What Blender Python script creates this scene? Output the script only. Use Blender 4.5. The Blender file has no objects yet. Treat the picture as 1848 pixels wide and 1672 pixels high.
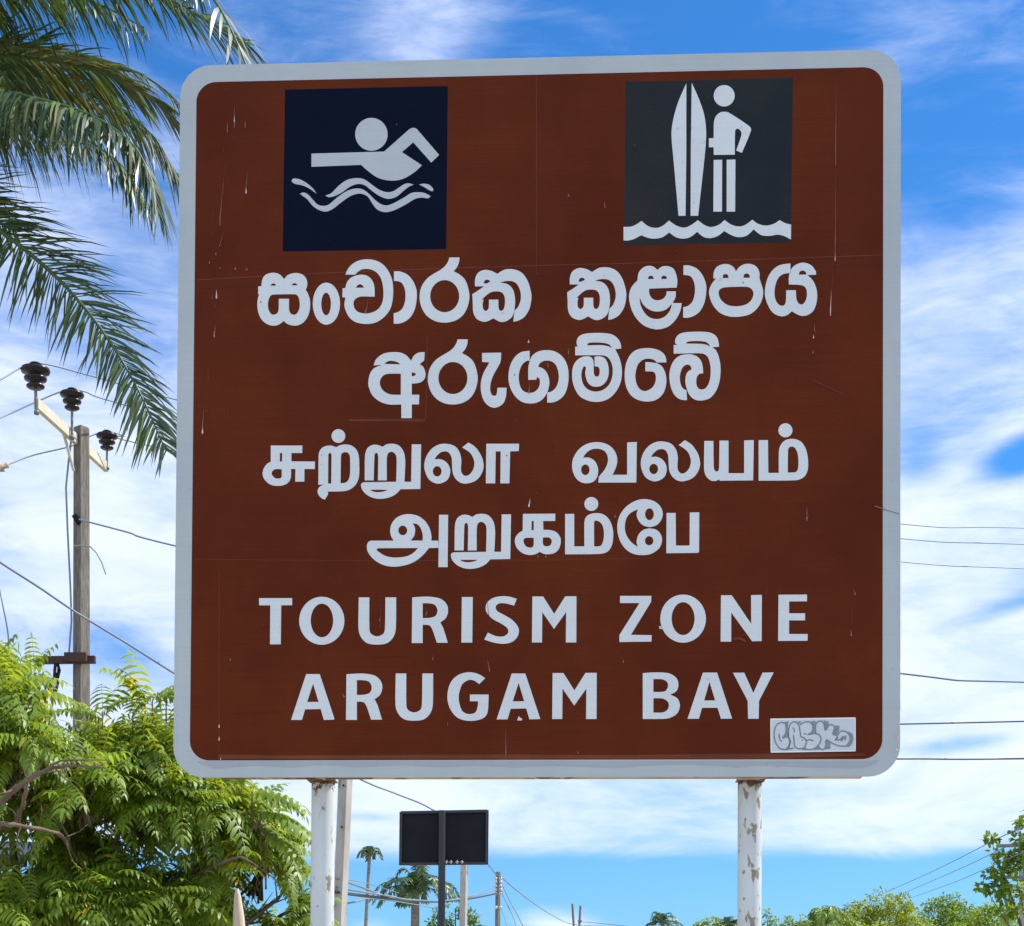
import bpy, math, random
import numpy as np
from mathutils import Vector, Matrix
from mathutils.geometry import delaunay_2d_cdt

# ------------------------------------------------------------------ camera, sky, sun, exposure
scene = bpy.context.scene
W, H, F, CX, CY, EYE = 1848.0, 1672.0, 2900.0, 924.0, 1800.0, 1.6
cam_data = bpy.data.cameras.new("camera")
cam = bpy.data.objects.new("camera", cam_data)
scene.collection.objects.link(cam)
cam.location = (0, 0, EYE)
cam.rotation_euler = (math.radians(90), 0, 0)
cam_data.sensor_fit = 'HORIZONTAL'
cam_data.sensor_width = 36.0
cam_data.lens = F / W * 36.0
cam_data.shift_y = (CY - H / 2) / W
cam_data.clip_end = 5000
scene.camera = cam

SUN_EL = math.radians(52)
SUN_AZ = math.radians(72)                       # clockwise from +Y (the view direction)
sun_dir = Vector((math.sin(SUN_AZ) * math.cos(SUN_EL), math.cos(SUN_AZ) * math.cos(SUN_EL), math.sin(SUN_EL)))
sun_data = bpy.data.lights.new("sun", 'SUN')
sun_data.energy = 4.2
sun_data.angle = math.radians(0.5)
sun_data.color = (1.0, 0.95, 0.87)
sun = bpy.data.objects.new("sun", sun_data)
scene.collection.objects.link(sun)
sun.rotation_euler = sun_dir.to_track_quat('Z', 'Y').to_euler()
sun.location = sun_dir * 50

vs = scene.view_settings
vs.view_transform = 'Standard'
vs.look = 'None'
vs.gamma = 1
vs.use_curve_mapping = False
vs.exposure = 0.75
scene.render.engine = 'CYCLES'
scene.cycles.max_bounces = 6
scene.cycles.use_denoising = True


class NT:
    """short hand for building a node tree"""
    def __init__(s, tree):
        s.t = tree
    def n(s, kind, ins=None, **props):
        nd = s.t.nodes.new(kind)
        for k, v in props.items():
            setattr(nd, k, v)
        for k, v in (ins or {}).items():
            sock = nd.inputs[k]
            if isinstance(v, bpy.types.NodeSocket):
                s.t.links.new(v, sock)
            else:
                sock.default_value = v
        return nd
    def m(s, op, a, b=0.0, c=0.0, clamp=False):
        return s.n('ShaderNodeMath', {0: a, 1: b, 2: c}, operation=op, use_clamp=clamp).outputs[0]
    def v(s, op, a, b=(0, 0, 0)):
        return s.n('ShaderNodeVectorMath', {0: a, 1: b}, operation=op)
    def smooth(s, x, lo, hi, a=0.0, b=1.0):
        return s.n('ShaderNodeMapRange', {0: x, 1: lo, 2: hi, 3: a, 4: b}, interpolation_type='SMOOTHSTEP').outputs[0]
    def lin(s, x, lo, hi, a=0.0, b=1.0):
        return s.n('ShaderNodeMapRange', {0: x, 1: lo, 2: hi, 3: a, 4: b}).outputs[0]
    def mix(s, f, a, b, blend='MIX'):
        nd = s.n('ShaderNodeMix', data_type='RGBA', blend_type=blend)
        for k, val in ((0, f), (6, a), (7, b)):
            if isinstance(val, bpy.types.NodeSocket):
                s.t.links.new(val, nd.inputs[k])
            else:
                nd.inputs[k].default_value = val if k == 0 else (*val[:3], 1.0)
        return nd.outputs[2]
    def noise(s, vec, scale, detail=4.0, rough=0.5, dist=0.0, dim='3D'):
        return s.n('ShaderNodeTexNoise', {'Vector': vec, 'Scale': scale, 'Detail': detail, 'Roughness': rough, 'Distortion': dist}, noise_dimensions=dim).outputs[0]


def build_world():
    w = bpy.data.worlds.new("World")
    scene.world = w
    w.use_nodes = True
    t = w.node_tree
    t.nodes.clear()
    N = NT(t)
    sky = N.n('ShaderNodeTexSky', sky_type='NISHITA', sun_disc=False, sun_elevation=SUN_EL, sun_rotation=SUN_AZ,
              air_density=1.0, dust_density=0.25, ozone_density=2.0, altitude=0.0)
    d = N.n('ShaderNodeTexCoord').outputs['Generated']
    sep = N.n('ShaderNodeSeparateXYZ', {0: d})
    x, y, z = sep.outputs
    r = N.m('SQRT', N.m('ADD', N.m('MULTIPLY', x, x), N.m('MULTIPLY', y, y)))
    az = N.m('ARCTAN2', x, y)                   # heading, 0 along +Y
    el = N.m('ARCTAN2', z, r)                   # height above the horizon
    p = N.n('ShaderNodeCombineXYZ', {0: az, 1: el, 2: 0.0}).outputs[0]
    def field(rot, sx, sy, scale, detail, rough, dist, off):
        q = N.n('ShaderNodeMapping', {'Vector': p, 'Location': (off, off * .7, 0), 'Rotation': (0, 0, math.radians(rot)), 'Scale': (sx, sy, 1)}).outputs[0]
        return N.noise(q, scale, detail, rough, dist)
    n1 = field(-30, 1.0, 2.0, 5.0, 6.0, 0.52, 0.35, 3.1)
    n2 = field(-16, 0.9, 2.6, 11.0, 8.0, 0.62, 0.7, 7.7)
    n3 = field(-34, 0.6, 3.6, 24.0, 8.0, 0.66, 0.5, 1.3)
    nn = N.m('ADD', N.m('ADD', N.m('MULTIPLY', n1, 0.50), N.m('MULTIPLY', n2, 0.30)), N.m('MULTIPLY', n3, 0.20))
    # broad cover: clear high up, a wide cloud deck between 6 and 24 degrees, clear again near the horizon
    ramp = N.n('ShaderNodeValToRGB', {0: N.lin(el, 0.0, 0.6)})
    cr = ramp.color_ramp
    pts = [(0.0, .30), (0.055, .20), (0.134, 0.10), (0.154, 0.76), (0.20, 0.92), (0.25, 0.92), (0.31, 0.86), (0.37, 0.84), (0.45, 0.92), (0.52, 0.84), (0.58, 0.72), (0.66, 0.68), (0.72, 0.54), (0.77, 0.36), (0.83, 0.27), (1.0, 0.30)]
    while len(cr.elements) < len(pts):
        cr.elements.new(0.5)
    for e, (pos, val) in zip(cr.elements, pts):
        e.position = pos
        e.color = (val, val, val, 1)
    bias = N.m('SUBTRACT', ramp.outputs[0], 0.3)
    # local banks and clear patches: (heading, height, half width, half height, tilt, weight), in degrees
    for (a, h, sa, sh, rot, wt) in CLOUD_BANKS:
        q = N.n('ShaderNodeMapping', {'Vector': p, 'Location': (math.radians(a), math.radians(h), 0), 'Rotation': (0, 0, math.radians(rot)),
                                      'Scale': (math.radians(sa), math.radians(sh), 1)}, vector_type='TEXTURE').outputs[0]
        g = N.n('ShaderNodeTexGradient', {0: q}, gradient_type='SPHERICAL').outputs[1]
        g = N.smooth(g, 0.0, 1.0)
        bias = N.m('ADD', bias, N.m('MULTIPLY', g, wt))
    dens = N.m('ADD', bias, N.m('MULTIPLY', N.m('SUBTRACT', nn, 0.5), 2.1))
    dens = N.smooth(dens, -0.12, 0.82)
    back = N.smooth(y, 0.15, -0.35)              # unseen cloud banks behind the viewer, added to brighten the sign face
    dens = N.m('MAXIMUM', dens, N.m('MULTIPLY', back, N.smooth(nn, 0.30, 0.52)))
    tone = N.mix(N.smooth(n2, 0.35, 0.65), (6.9, 7.85, 10.3), (7.9, 8.6, 10.8))
    tone = N.mix(back, tone, (8.2, 9.9, 12.8))
    base = N.mix(1.0, sky.outputs[0], N.mix(N.smooth(el, 0.07, 0.36), SKY_TINT, SKY_TINT_HIGH), 'MULTIPLY')
    col = N.mix(N.m('MULTIPLY', dens, 0.93), base, tone)
    bg = N.n('ShaderNodeBackground', {0: col, 1: 0.075})
    out = N.n('ShaderNodeOutputWorld', {0: bg.outputs[0]})


SKY_TINT = (0.38, 0.775, 1.32)
SKY_TINT_HIGH = (0.29, 0.85, 1.40)
CLOUD_BANKS = [
    (-16.5, 19.0, 9, 5, 0, 0.20),
    (-18, 25.5, 5, 3, 0, 0.18),
    (-13.5, 11.9, 4, 1.6, -12, -0.32),
    (-17.0, 13.4, 5, 1.2, 5, 0.15),
    (-2.8, 31.5, 4, 3.6, 30, 0.42),
    (14.0, 30.2, 4, 1.6, 12, 0.22),
    (16.5, 26.5, 4, 3.0, 0, -0.14),
    (15.8, 20.5, 3.0, 3.0, 0, -0.20),
    (18.0, 17.9, 3.0, 1.05, 20, -0.85),
    (14.2, 18.0, 1.4, 1.4, 0, -0.25),
    (15.5, 15.3, 5, 2.0, 10, 0.10),
    (17.5, 13.2, 4, 0.55, 16, -0.40),
    (15.2, 8.6, 3.5, 0.45, 4, -0.42),
    (-5.5, 6.4, 3.0, 0.35, 0, -0.32),
    (1.8, 2.6, 2.6, 0.9, -8, 0.70),
    (-5.0, 2.6, 1.4, 0.6, 0, 0.35),
]
build_world()

# ------------------------------------------------------------------ helpers
col = scene.collection
rng = random.Random(11)


def at(px, py, Y):
    """the point at depth Y (metres in front of the camera) seen at photo pixel (px, py)"""
    return Vector(((px - CX) / F * Y, Y, EYE + (CY - py) / F * Y))


def tag(o, label=None, cat=None, group=None, kind=None):
    if label: o['label'] = label
    if cat: o['category'] = cat
    if group: o['group'] = group
    if kind: o['kind'] = kind
    return o


def empty(name, loc):
    o = bpy.data.objects.new(name, None)
    o.empty_display_size = 0.2
    col.objects.link(o)
    o.location = loc
    return o


class MB:
    """collects shapes and links them as one mesh object"""
    def __init__(s):
        s.v, s.f, s.c, s.mi, s.sm = [], [], [], [], []
    def add(s, verts, faces, color=None, mi=0, smooth=False):
        b = len(s.v)
        s.v.extend([tuple(q) for q in verts])
        for fc in faces:
            s.f.append(tuple(i + b for i in fc))
            s.c.append(color)
            s.mi.append(mi)
            s.sm.append(smooth)
    def box(s, c, size, rz=0.0, M=None, mi=0, bevel=0.0):
        hx, hy, hz = size[0] / 2, size[1] / 2, size[2] / 2
        R = Matrix.Rotation(rz, 4, 'Z')
        T = Matrix.Translation(Vector(c)) @ R
        if M is not None: T = M @ T
        if bevel <= 0:
            vv = [T @ Vector((x * hx, y * hy, z * hz)) for z in (-1, 1) for y in (-1, 1) for x in (-1, 1)]
            s.add(vv, [(0, 2, 3, 1), (4, 5, 7, 6), (0, 1, 5, 4), (2, 6, 7, 3), (0, 4, 6, 2), (1, 3, 7, 5)], mi=mi)
        else:
            b = bevel
            ring = lambda z, k: [T @ Vector((x, y, z)) for x, y in ((-hx + b + k, -hy + k), (hx - b - k, -hy + k), (hx - k, -hy + b + k), (hx - k, hy - b - k), (hx - b - k, hy - k), (-hx + b + k, hy - k), (-hx + k, hy - b - k), (-hx + k, -hy + b + k))]
            rs = [ring(-hz, b * .7), ring(-hz + b, 0), ring(hz - b, 0), ring(hz, b * .7)]
            vv = sum(rs, [])
            fs = [tuple(reversed(range(8))), tuple(range(24, 32))]
            for k in range(3):
                for i in range(8):
                    j = (i + 1) % 8
                    fs.append((k * 8 + i, k * 8 + j, k * 8 + 8 + j, k * 8 + 8 + i))
            s.add(vv, fs, mi=mi)
    def bar(s, a, b, w, h, up=(0, 0, 1), mi=0, w2=None, h2=None):
        """a square bar from a to b"""
        a, b = Vector(a), Vector(b)
        d = (b - a).normalized()
        sd = d.cross(Vector(up))
        if sd.length < 1e-4: sd = d.cross(Vector((0, 1, 0)))
        sd.normalize()
        u = sd.cross(d)
        vv = []
        for q, ww, hh in ((a, w, h), (b, w2 or w, h2 or h)):
            for i, j in ((-1, -1), (1, -1), (1, 1), (-1, 1)):
                vv.append(q + sd * (i * ww / 2) + u * (j * hh / 2))
        s.add(vv, [(0, 1, 2, 3), (7, 6, 5, 4), (0, 4, 5, 1), (1, 5, 6, 2), (2, 6, 7, 3), (3, 7, 4, 0)], mi=mi)
    def tube(s, pts, rad, sides=8, color=None, mi=0, cap=True):
        pts = [Vector(q) for q in pts]
        n = len(pts)
        rad = list(rad) if hasattr(rad, '__len__') else [rad] * n
        vv, prev = [], None
        for i, q in enumerate(pts):
            d = (pts[min(i + 1, n - 1)] - pts[max(i - 1, 0)])
            if d.length < 1e-9: d = Vector((0, 0, 1))
            d.normalize()
            if prev is None:
                prev = d.cross(Vector((0.31, 0.17, 0.93)))
                if prev.length < 1e-3: prev = d.cross(Vector((1, 0, 0)))
            prev = (prev - d * prev.dot(d)).normalized()
            o = d.cross(prev)
            for k in range(sides):
                a = 2 * math.pi * k / sides
                vv.append(q + (prev * math.cos(a) + o * math.sin(a)) * rad[i])
        fs = []
        for i in range(n - 1):
            for k in range(sides):
                k2 = (k + 1) % sides
                fs.append((i * sides + k, i * sides + k2, (i + 1) * sides + k2, (i + 1) * sides + k))
        s.add(vv, fs, color, mi, True)
        if cap:
            s.add(vv[:sides], [tuple(reversed(range(sides)))], color, mi)
            s.add(vv[-sides:], [tuple(range(sides))], color, mi)
    def lathe(s, o, prof, sides=16, axis=None, mi=0):
        """prof: (radius, height) pairs turned about the z axis through o"""
        vv, fs = [], []
        o = Vector(o)
        for r_, h_ in prof:
            for k in range(sides):
                a = 2 * math.pi * k / sides
                q = Vector((r_ * math.cos(a), r_ * math.sin(a), h_))
                vv.append(o + (axis @ q if axis is not None else q))
        for i in range(len(prof) - 1):
            for k in range(sides):
                k2 = (k + 1) % sides
                fs.append((i * sides + k, i * sides + k2, (i + 1) * sides + k2, (i + 1) * sides + k))
        s.add(vv, fs, None, mi, True)
    def build(s, name, mats, parent=None, tint=False):
        me = bpy.data.meshes.new(name)
        me.from_pydata(s.v, [], s.f)
        mats = mats if isinstance(mats, (list, tuple)) else [mats]
        for m_ in mats: me.materials.append(m_)
        if any(s.mi): me.polygons.foreach_set('material_index', s.mi)
        me.polygons.foreach_set('use_smooth', s.sm)
        if tint:
            at_ = me.attributes.new('tint', 'FLOAT_COLOR', 'FACE')
            buf = np.ones((len(s.f), 4), dtype=np.float32)
            buf[:, :3] = np.array([c_ if c_ is not None else (1, 1, 1) for c_ in s.c], dtype=np.float32)
            at_.data.foreach_set('color', buf.ravel())
        me.update()
        o = bpy.data.objects.new(name, me)
        col.objects.link(o)
        if parent is not None: o.parent = parent
        return o


def mat(name, base=(0.5, 0.5, 0.5), rough=0.6, spec=0.4, metal=0.0):
    m_ = bpy.data.materials.new(name)
    m_.use_nodes = True
    t = m_.node_tree
    b = t.nodes['Principled BSDF']
    b.inputs['Base Color'].default_value = (*base, 1)
    b.inputs['Roughness'].default_value = rough
    b.inputs['Specular IOR Level'].default_value = spec
    b.inputs['Metallic'].default_value = metal
    return m_, NT(t), b


def noisy(name, c1, c2, scale=8.0, rough=0.7, spec=0.3, bump=0.0, stretch=(1, 1, 1), c3=None, thr=0.62, scale3=20.0, detail=5.0):
    m_, N, b = mat(name, c1, rough, spec)
    co = N.n('ShaderNodeTexCoord').outputs['Object']
    q = N.n('ShaderNodeMapping', {'Vector': co, 'Scale': stretch}).outputs[0]
    f = N.noise(q, scale, detail, 0.6)
    c = N.mix(N.smooth(f, 0.3, 0.7), c1, c2)
    if c3:
        g = N.noise(q, scale3, 5.0, 0.65)
        c = N.mix(N.smooth(g, thr, thr + 0.05), c, c3)
    N.t.links.new(c, b.inputs['Base Color'])
    if bump:
        bp = N.n('ShaderNodeBump', {'Strength': bump, 'Distance': 0.02, 'Height': f})
        N.t.links.new(bp.outputs[0], b.inputs['Normal'])
    return m_


def leafy(name, c1, c2, trans=0.35, rough=0.45, spec=0.4, trans_col=None):
    """leaf: reflecting both sides and letting some sun through; 'tint' varies leaf by leaf"""
    m_, N, b = mat(name, c1, rough, spec)
    a = N.n('ShaderNodeAttribute', attribute_name='tint').outputs['Color']
    c = N.mix(1.0, a, c2, 'MULTIPLY')
    N.t.links.new(c, b.inputs['Base Color'])
    tr = N.n('ShaderNodeBsdfTranslucent', {0: N.mix(1.0, a, trans_col or c1, 'MULTIPLY')})
    mx = N.n('ShaderNodeMixShader', {0: trans, 1: b.outputs[0], 2: tr.outputs[0]})
    out = [n_ for n_ in N.t.nodes if n_.type == 'OUTPUT_MATERIAL'][0]
    N.t.links.new(mx.outputs[0], out.inputs[0])
    return m_
# ------------------------------------------------------------------ the writing on the sign
# outlines measured on the sign face; "*" marks a sharp corner, "-" cuts a hole, "e" is an ellipse (x y rx ry)
REG = dict(A=(450, 450, .28139), B=(970, 450, .28139), C=(450, 750, .28139), D=(970, 750, .28139), E=(450, 1050, .28139), F=(970, 1050, .31926),
           G=(900, 590, .11364), I=(460, 770, .14069), J=(650, 890, .15152), K=(900, 890, .20563), L=(930, 1050, .16234), M=(460, 460, .17316),
           P=(490, 130, .20335), Q=(1110, 130, .20335), S=(1380, 1280, .0974), X=(0, 0, 1.0))
REG['H'] = (1110, 590, .11364)
AA = """M+ 945,210* 965,160 1010,105 1080,65 1160,50 1250,60 1330,100 1390,170 1430,260 1442,370 1435,480 1410,570 1360,640 1290,695 1210,722 1120,722 1040,700 980,650 945,580 933,520 945,450* 912,445* 915,352* 943,350* 960,290 1000,243 1055,219* 1110,210 1170,222 1220,265 1245,330 1250,440* 1110,438 1060,455 1035,480 1028,520 1045,570 1085,603 1150,615 1220,605 1285,570 1325,510 1340,430 1335,330 1310,240 1260,180 1190,152 1120,155 1075,180 1045,211*
M- 1053,347* 1070,322 1095,310 1122,322 1137,347*
"""
AELA = "M+ 1450,177* 1510,177 1590,210 1650,280 1685,370 1688,450 1670,560 1625,650 1560,702 1490,722 1447,720* 1447,612* 1500,597 1545,550 1568,470 1568,390 1550,325 1515,285 1450,275*\n"
RA = """A+ 1283,55* 1348,55* 1345,85 1330,120 1310,143* 1350,165 1385,200 1405,255 1412,310 1400,370 1370,425 1320,460 1255,473 1190,462 1135,425 1103,370 1092,310 1103,245 1140,190 1190,155 1225,135 1255,110 1275,80
Ae- 1253 303 93 103
"""
KA = """A+ 1590,160* 1640,132 1700,132 1750,155 1785,205 1803,260 1810,310 1798,380 1765,435 1725,460 1693,467* 1700,397* 1725,370 1742,315 1733,255 1705,215 1660,205 1605,215* 1575,215*
A+ 1447,240* 1448,195 1465,155 1505,135 1550,140 1590,160* 1610,215* 1660,228 1693,265 1705,330 1700,390 1685,435 1650,462 1610,468 1565,445* 1530,463 1500,467 1460,450 1437,410 1433,345* 1430,290* 1470,265 1505,240*
A- 1490,325* 1548,278 1610,275 1635,300 1640,345 1632,385 1615,398 1600,385 1597,325* 1537,325* 1535,380 1518,398 1500,385 1497,350 1503,325*
A- 1503,222* 1510,203 1527,197 1545,208 1522,222*
"""
LINE1 = """M+ 35,333* 70,330* 72,290 90,235 130,203 195,190 250,203 285,232 305,258* 335,222 380,200 440,193 500,212 535,250 547,300 543,340 530,368* 555,410 575,480 575,560 555,640 510,705 450,738 390,740 335,722 300,693* 265,722 215,742 150,735 85,695 45,630 27,550 30,470 45,415* 35,413*
M- 190,418 420,415 450,435 465,480 468,540 455,590 430,622 400,628 370,610 357,575 357,462* 250,462* 248,575 235,610 200,628 165,615 142,570 137,510 148,460 165,430
M- 163,325* 175,308 195,302 213,308 222,325*
M- 383,322* 395,305 413,299 433,305 445,322*
Me+ 746 513 142 219
Me- 743 516 50 118
""" + AA + AELA + RA + KA + "O 171.1 -3.4\n" + KA + "O 522.3 -10.8\n" + AELA + """O 0 0
B+ 642,190 650,150 680,118 715,108 745,115 770,135* 795,115 830,110 870,125 890,165 897,210 893,248* 715,255* 718,290 738,320 770,330 805,320 825,295 828,272* 887,272* 885,310 866,347* 925,348* 915,400 885,455 840,497 785,515 740,513 680,490 630,440 600,380 587,310 600,250 642,200*
B- 655,312* 680,360 725,393 775,402 825,388 862,352* 850,395 815,435 765,450 715,437 680,400 660,355
B- 708,193* 713,178 728,171 741,178 745,193*
B- 793,193* 798,177 812,171 826,178 830,193*
B+ 1128,190* 1130,150 1150,115 1190,98 1230,100 1260,120 1272,145* 1295,115 1330,97 1370,97 1405,115 1423,150 1423,186* 1435,225 1447,270 1440,325 1410,380 1360,420 1290,435 1230,433 1170,410 1125,360 1102,300 1102,260 1120,220 1145,190*
B- 1195,247 1345,243 1375,260 1385,290 1370,330 1335,357 1280,368 1220,360 1180,330 1163,295 1165,265
B- 1187,187* 1191,168 1206,161 1221,168 1225,187*
B- 1320,185* 1325,165 1342,157 1358,166 1362,185*
B+ 1622,93* 1622,155* 1580,160 1545,185 1525,235 1520,290 1530,335 1555,362 1580,362 1592,340 1595,265* 1657,265* 1660,320 1675,350 1700,355 1720,330 1728,290 1720,250 1690,232 1612,228* 1612,175 1630,125 1665,97 1710,88 1755,105 1783,140 1787,165* 1730,168* 1760,195 1780,230 1793,280 1790,340 1770,395 1730,425 1685,428 1630,400* 1600,425 1560,432 1510,410 1475,355 1458,290 1468,210 1500,145 1550,105
B- 1675,165* 1682,146 1700,139 1718,146 1725,165*
"""
LINE2 = """A+ 797,747* 815,705 860,672 915,662 970,665 1010,685 1038,718* 1055,685 1085,665 1125,662* 1122,715* 1092,740* 1115,755 1130,795 1125,830 1100,855 1060,863 1042,863* 1042,935* 1090,935* 1088,997* 1042,997* 1042,1085* 975,1085* 975,997* 900,998 840,980 790,940 768,890 763,860 772,805 800,765 850,744*
A- 972,800* 972,935* 905,933 860,910 838,870 842,835 865,808 900,800
A- 865,738* 890,720 920,718 955,728 968,740*
A- 1042,792* 1060,795 1068,805 1055,815 1042,815*
O 14.9 147.7
""" + RA + """O 0 0
A+ 1493,667* 1615,665* 1612,720 1590,765 1565,810 1548,860 1545,905 1555,935 1570,942 1585,935 1592,890* 1650,890* 1645,950 1625,995 1580,1018 1540,1010 1505,975 1487,920 1485,860 1500,800 1530,745 1540,728* 1493,725*
G+ 492,385* 492,545* 450,545 395,580 345,660 320,770 325,880 350,970 400,1030 470,1052 550,1045 615,1000 650,930 655,870 640,820 605,803* 600,845* 470,848* 470,650 490,560* 628,640* 690,660 750,710 790,790 805,880 795,970 760,1070 690,1160 600,1210 490,1222 380,1200 280,1130 200,1010 160,880 157,740 190,600 260,480 360,405
G+ 490,560* 520,480 590,415 680,382 780,375 880,392 970,440 1050,530 1095,640 1110,760 1105,880 1080,1000 1030,1100 950,1170 860,1205 770,1208* 772,1050* 840,1030 900,980 940,900 955,800 940,690 900,600 840,555 770,540 700,553 650,590 628,640* 600,700* 475,700*
G+ 1215,320* 1255,318* 1238,270 1245,200 1290,145 1370,115 1500,103 1650,103 1780,120 1850,155 1910,215 1940,290 1945,350* 1850,360* 1905,470 1945,600 1957,740 1935,890 1865,1030 1770,1130 1650,1185 1520,1197 1400,1170 1290,1110 1215,1000 1175,880 1165,760 1180,640 1230,550 1300,495 1380,473 1450,480 1495,520 1508,600 1510,740 1530,785 1555,797 1585,785 1603,740 1603,690 1590,650 1560,635 1522,632* 1522,480* 1600,472 1680,500 1725,570 1748,680 1740,790 1700,880 1630,940 1550,957 1470,940 1410,880 1380,790 1375,720 1385,650 1363,632 1340,650 1315,730 1318,830 1350,930 1420,1000 1500,1030 1560,1032 1650,1010 1740,940 1795,830 1812,700 1795,590 1745,500 1680,463 1600,456 1215,458*
G- 1405,285* 1440,258 1550,253 1680,262 1760,290 1800,345* 1740,315 1640,297 1500,297 1420,300
H+ 815,570* 660,572* 620,530 550,512 480,515 410,550 355,620 325,740 325,830 345,920 390,990 460,1025 530,1010 600,960 640,880 648,800 630,735 590,715 480,712* 480,565* 580,570 680,590 750,640 795,730 815,840 805,950 765,1060 690,1140 590,1185 470,1190 350,1160 250,1090 185,980 155,850 155,700 180,570 240,450 330,375 450,345 570,345 690,375 770,430 808,500
H+ 930,293* 985,293* 955,260 958,200 995,140 1070,100 1200,85 1400,83 1520,100 1595,145 1635,210 1652,320* 1545,330* 1600,375 1640,460 1668,580 1675,700 1665,830 1635,950 1580,1060 1500,1140 1400,1172 1300,1172 1220,1130 1160,1050 1125,940 1115,850 1130,760 1170,705 1215,683* 1205,640 1180,612 1140,605 1085,635 1045,710 1028,810 1040,910 1075,980 1133,1015* 1143,1168* 1080,1168 1000,1140 925,1060 880,940 862,810 870,700 900,600 960,510 1050,455 1160,440 1260,455 1340,510 1385,600 1400,745* 1350,748 1310,780 1290,850 1295,930 1325,985 1370,1000 1430,985 1480,920 1510,820 1518,700 1508,590 1475,490 1420,440 1340,425 1100,428 930,432*
H- 1120,268* 1160,240 1290,230 1420,240 1480,270 1510,320* 1450,290 1350,275 1150,272
"""
RRU = """C+ 740,418* 742,260 755,215 785,192 820,190 855,203* 880,187 920,183 960,195 990,235 1000,290 998,370 995,427* 1038,427* 1042,187* 1102,187* 1097,473* 970,475* 935,510 880,532 815,535 760,515 725,480 716,450 722,435 740,430* 942,427* 945,300 940,255 915,235 890,245 882,280 882,418* 825,418* 827,270 822,245 812,242 803,255 798,418*
C- 775,478* 890,478* 860,490 820,494 790,488
"""
LA = """C+ 1365,207* 1405,175* 1450,205 1490,265 1503,325 1490,375 1455,418 1400,438 1360,435 1325,410 1305,370 1300,310 1297,270 1280,240 1255,232 1225,240 1195,270 1190,283* 1225,282 1262,300 1285,335 1288,375 1270,415 1230,437 1195,437 1155,415 1130,370 1122,320 1135,265 1170,215 1220,187 1270,184 1320,200 1350,240 1360,290 1357,340 1362,370 1380,388 1405,385 1430,360 1443,320 1438,280 1415,240
Ce- 1205 360 28 33
"""
LINE3 = """I+ 205,247* 610,247* 608,343* 470,343* 470,450* 772,452* 770,548* 637,548* 635,710* 518,710* 522,548* 465,548* 463,650 440,710 385,750 300,765 220,755 150,715 108,650 100,590 120,530 160,480 205,455*
I- 322,343* 352,343* 350,452* 320,452*
I- 345,550* 345,645 330,665 290,672 245,655 220,620 218,595 235,565 270,550
Ie+ 1072 125 88 88
I+ 815,750* 818,380 835,310 880,265 940,248 1000,252 1042,270* 1090,245 1150,233 1220,240 1280,275 1320,330 1338,420 1340,600 1325,690 1280,765 1210,815 1130,833 935,838* 942,870* 900,940* 860,925 820,885 805,840 815,795 850,762 890,748*
I- 940,735* 943,370 950,347 963,342 978,350 984,380 980,735*
I- 1100,733* 1105,390 1115,350 1150,333 1190,338 1215,370 1222,420 1222,600 1205,680 1165,722
""" + RRU + LA + """C+ 1520,183* 1730,183* 1728,230* 1673,232* 1668,437* 1610,437* 1612,232* 1580,232* 1577,437* 1517,437*
D+ 637,172* 634,432* 390,432* 393,395* 430,350 450,305 450,265 430,230 390,215 345,220 310,245 292,273* 330,272 368,295 388,340 385,390 360,425 315,437 270,425 238,390 222,335 228,280 260,225 310,187 370,173 430,180 480,210 508,260 510,310 495,355 480,382* 575,382* 575,175*
De- 307 350 27 34
O 390.6 -4.2
""" + LA + """O 0 0
D+ 1070,165* 1128,165* 1130,330 1135,352 1150,362 1162,352 1165,320 1167,163* 1225,163* 1225,372* 1325,372* 1325,162* 1387,160* 1383,418* 1168,420* 1165,412* 1140,422 1110,418 1080,390 1068,345
De+ 1590 97 45 45
D+ 1418,160* 1478,160* 1480,370* 1547,370* 1548,230 1560,190 1590,160 1640,152 1690,170 1722,220 1735,290 1733,350 1715,390 1680,412 1640,418 1418,420*
D- 1605,368* 1607,220 1620,203 1645,205 1665,235 1673,290 1670,345 1655,365
"""
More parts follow.
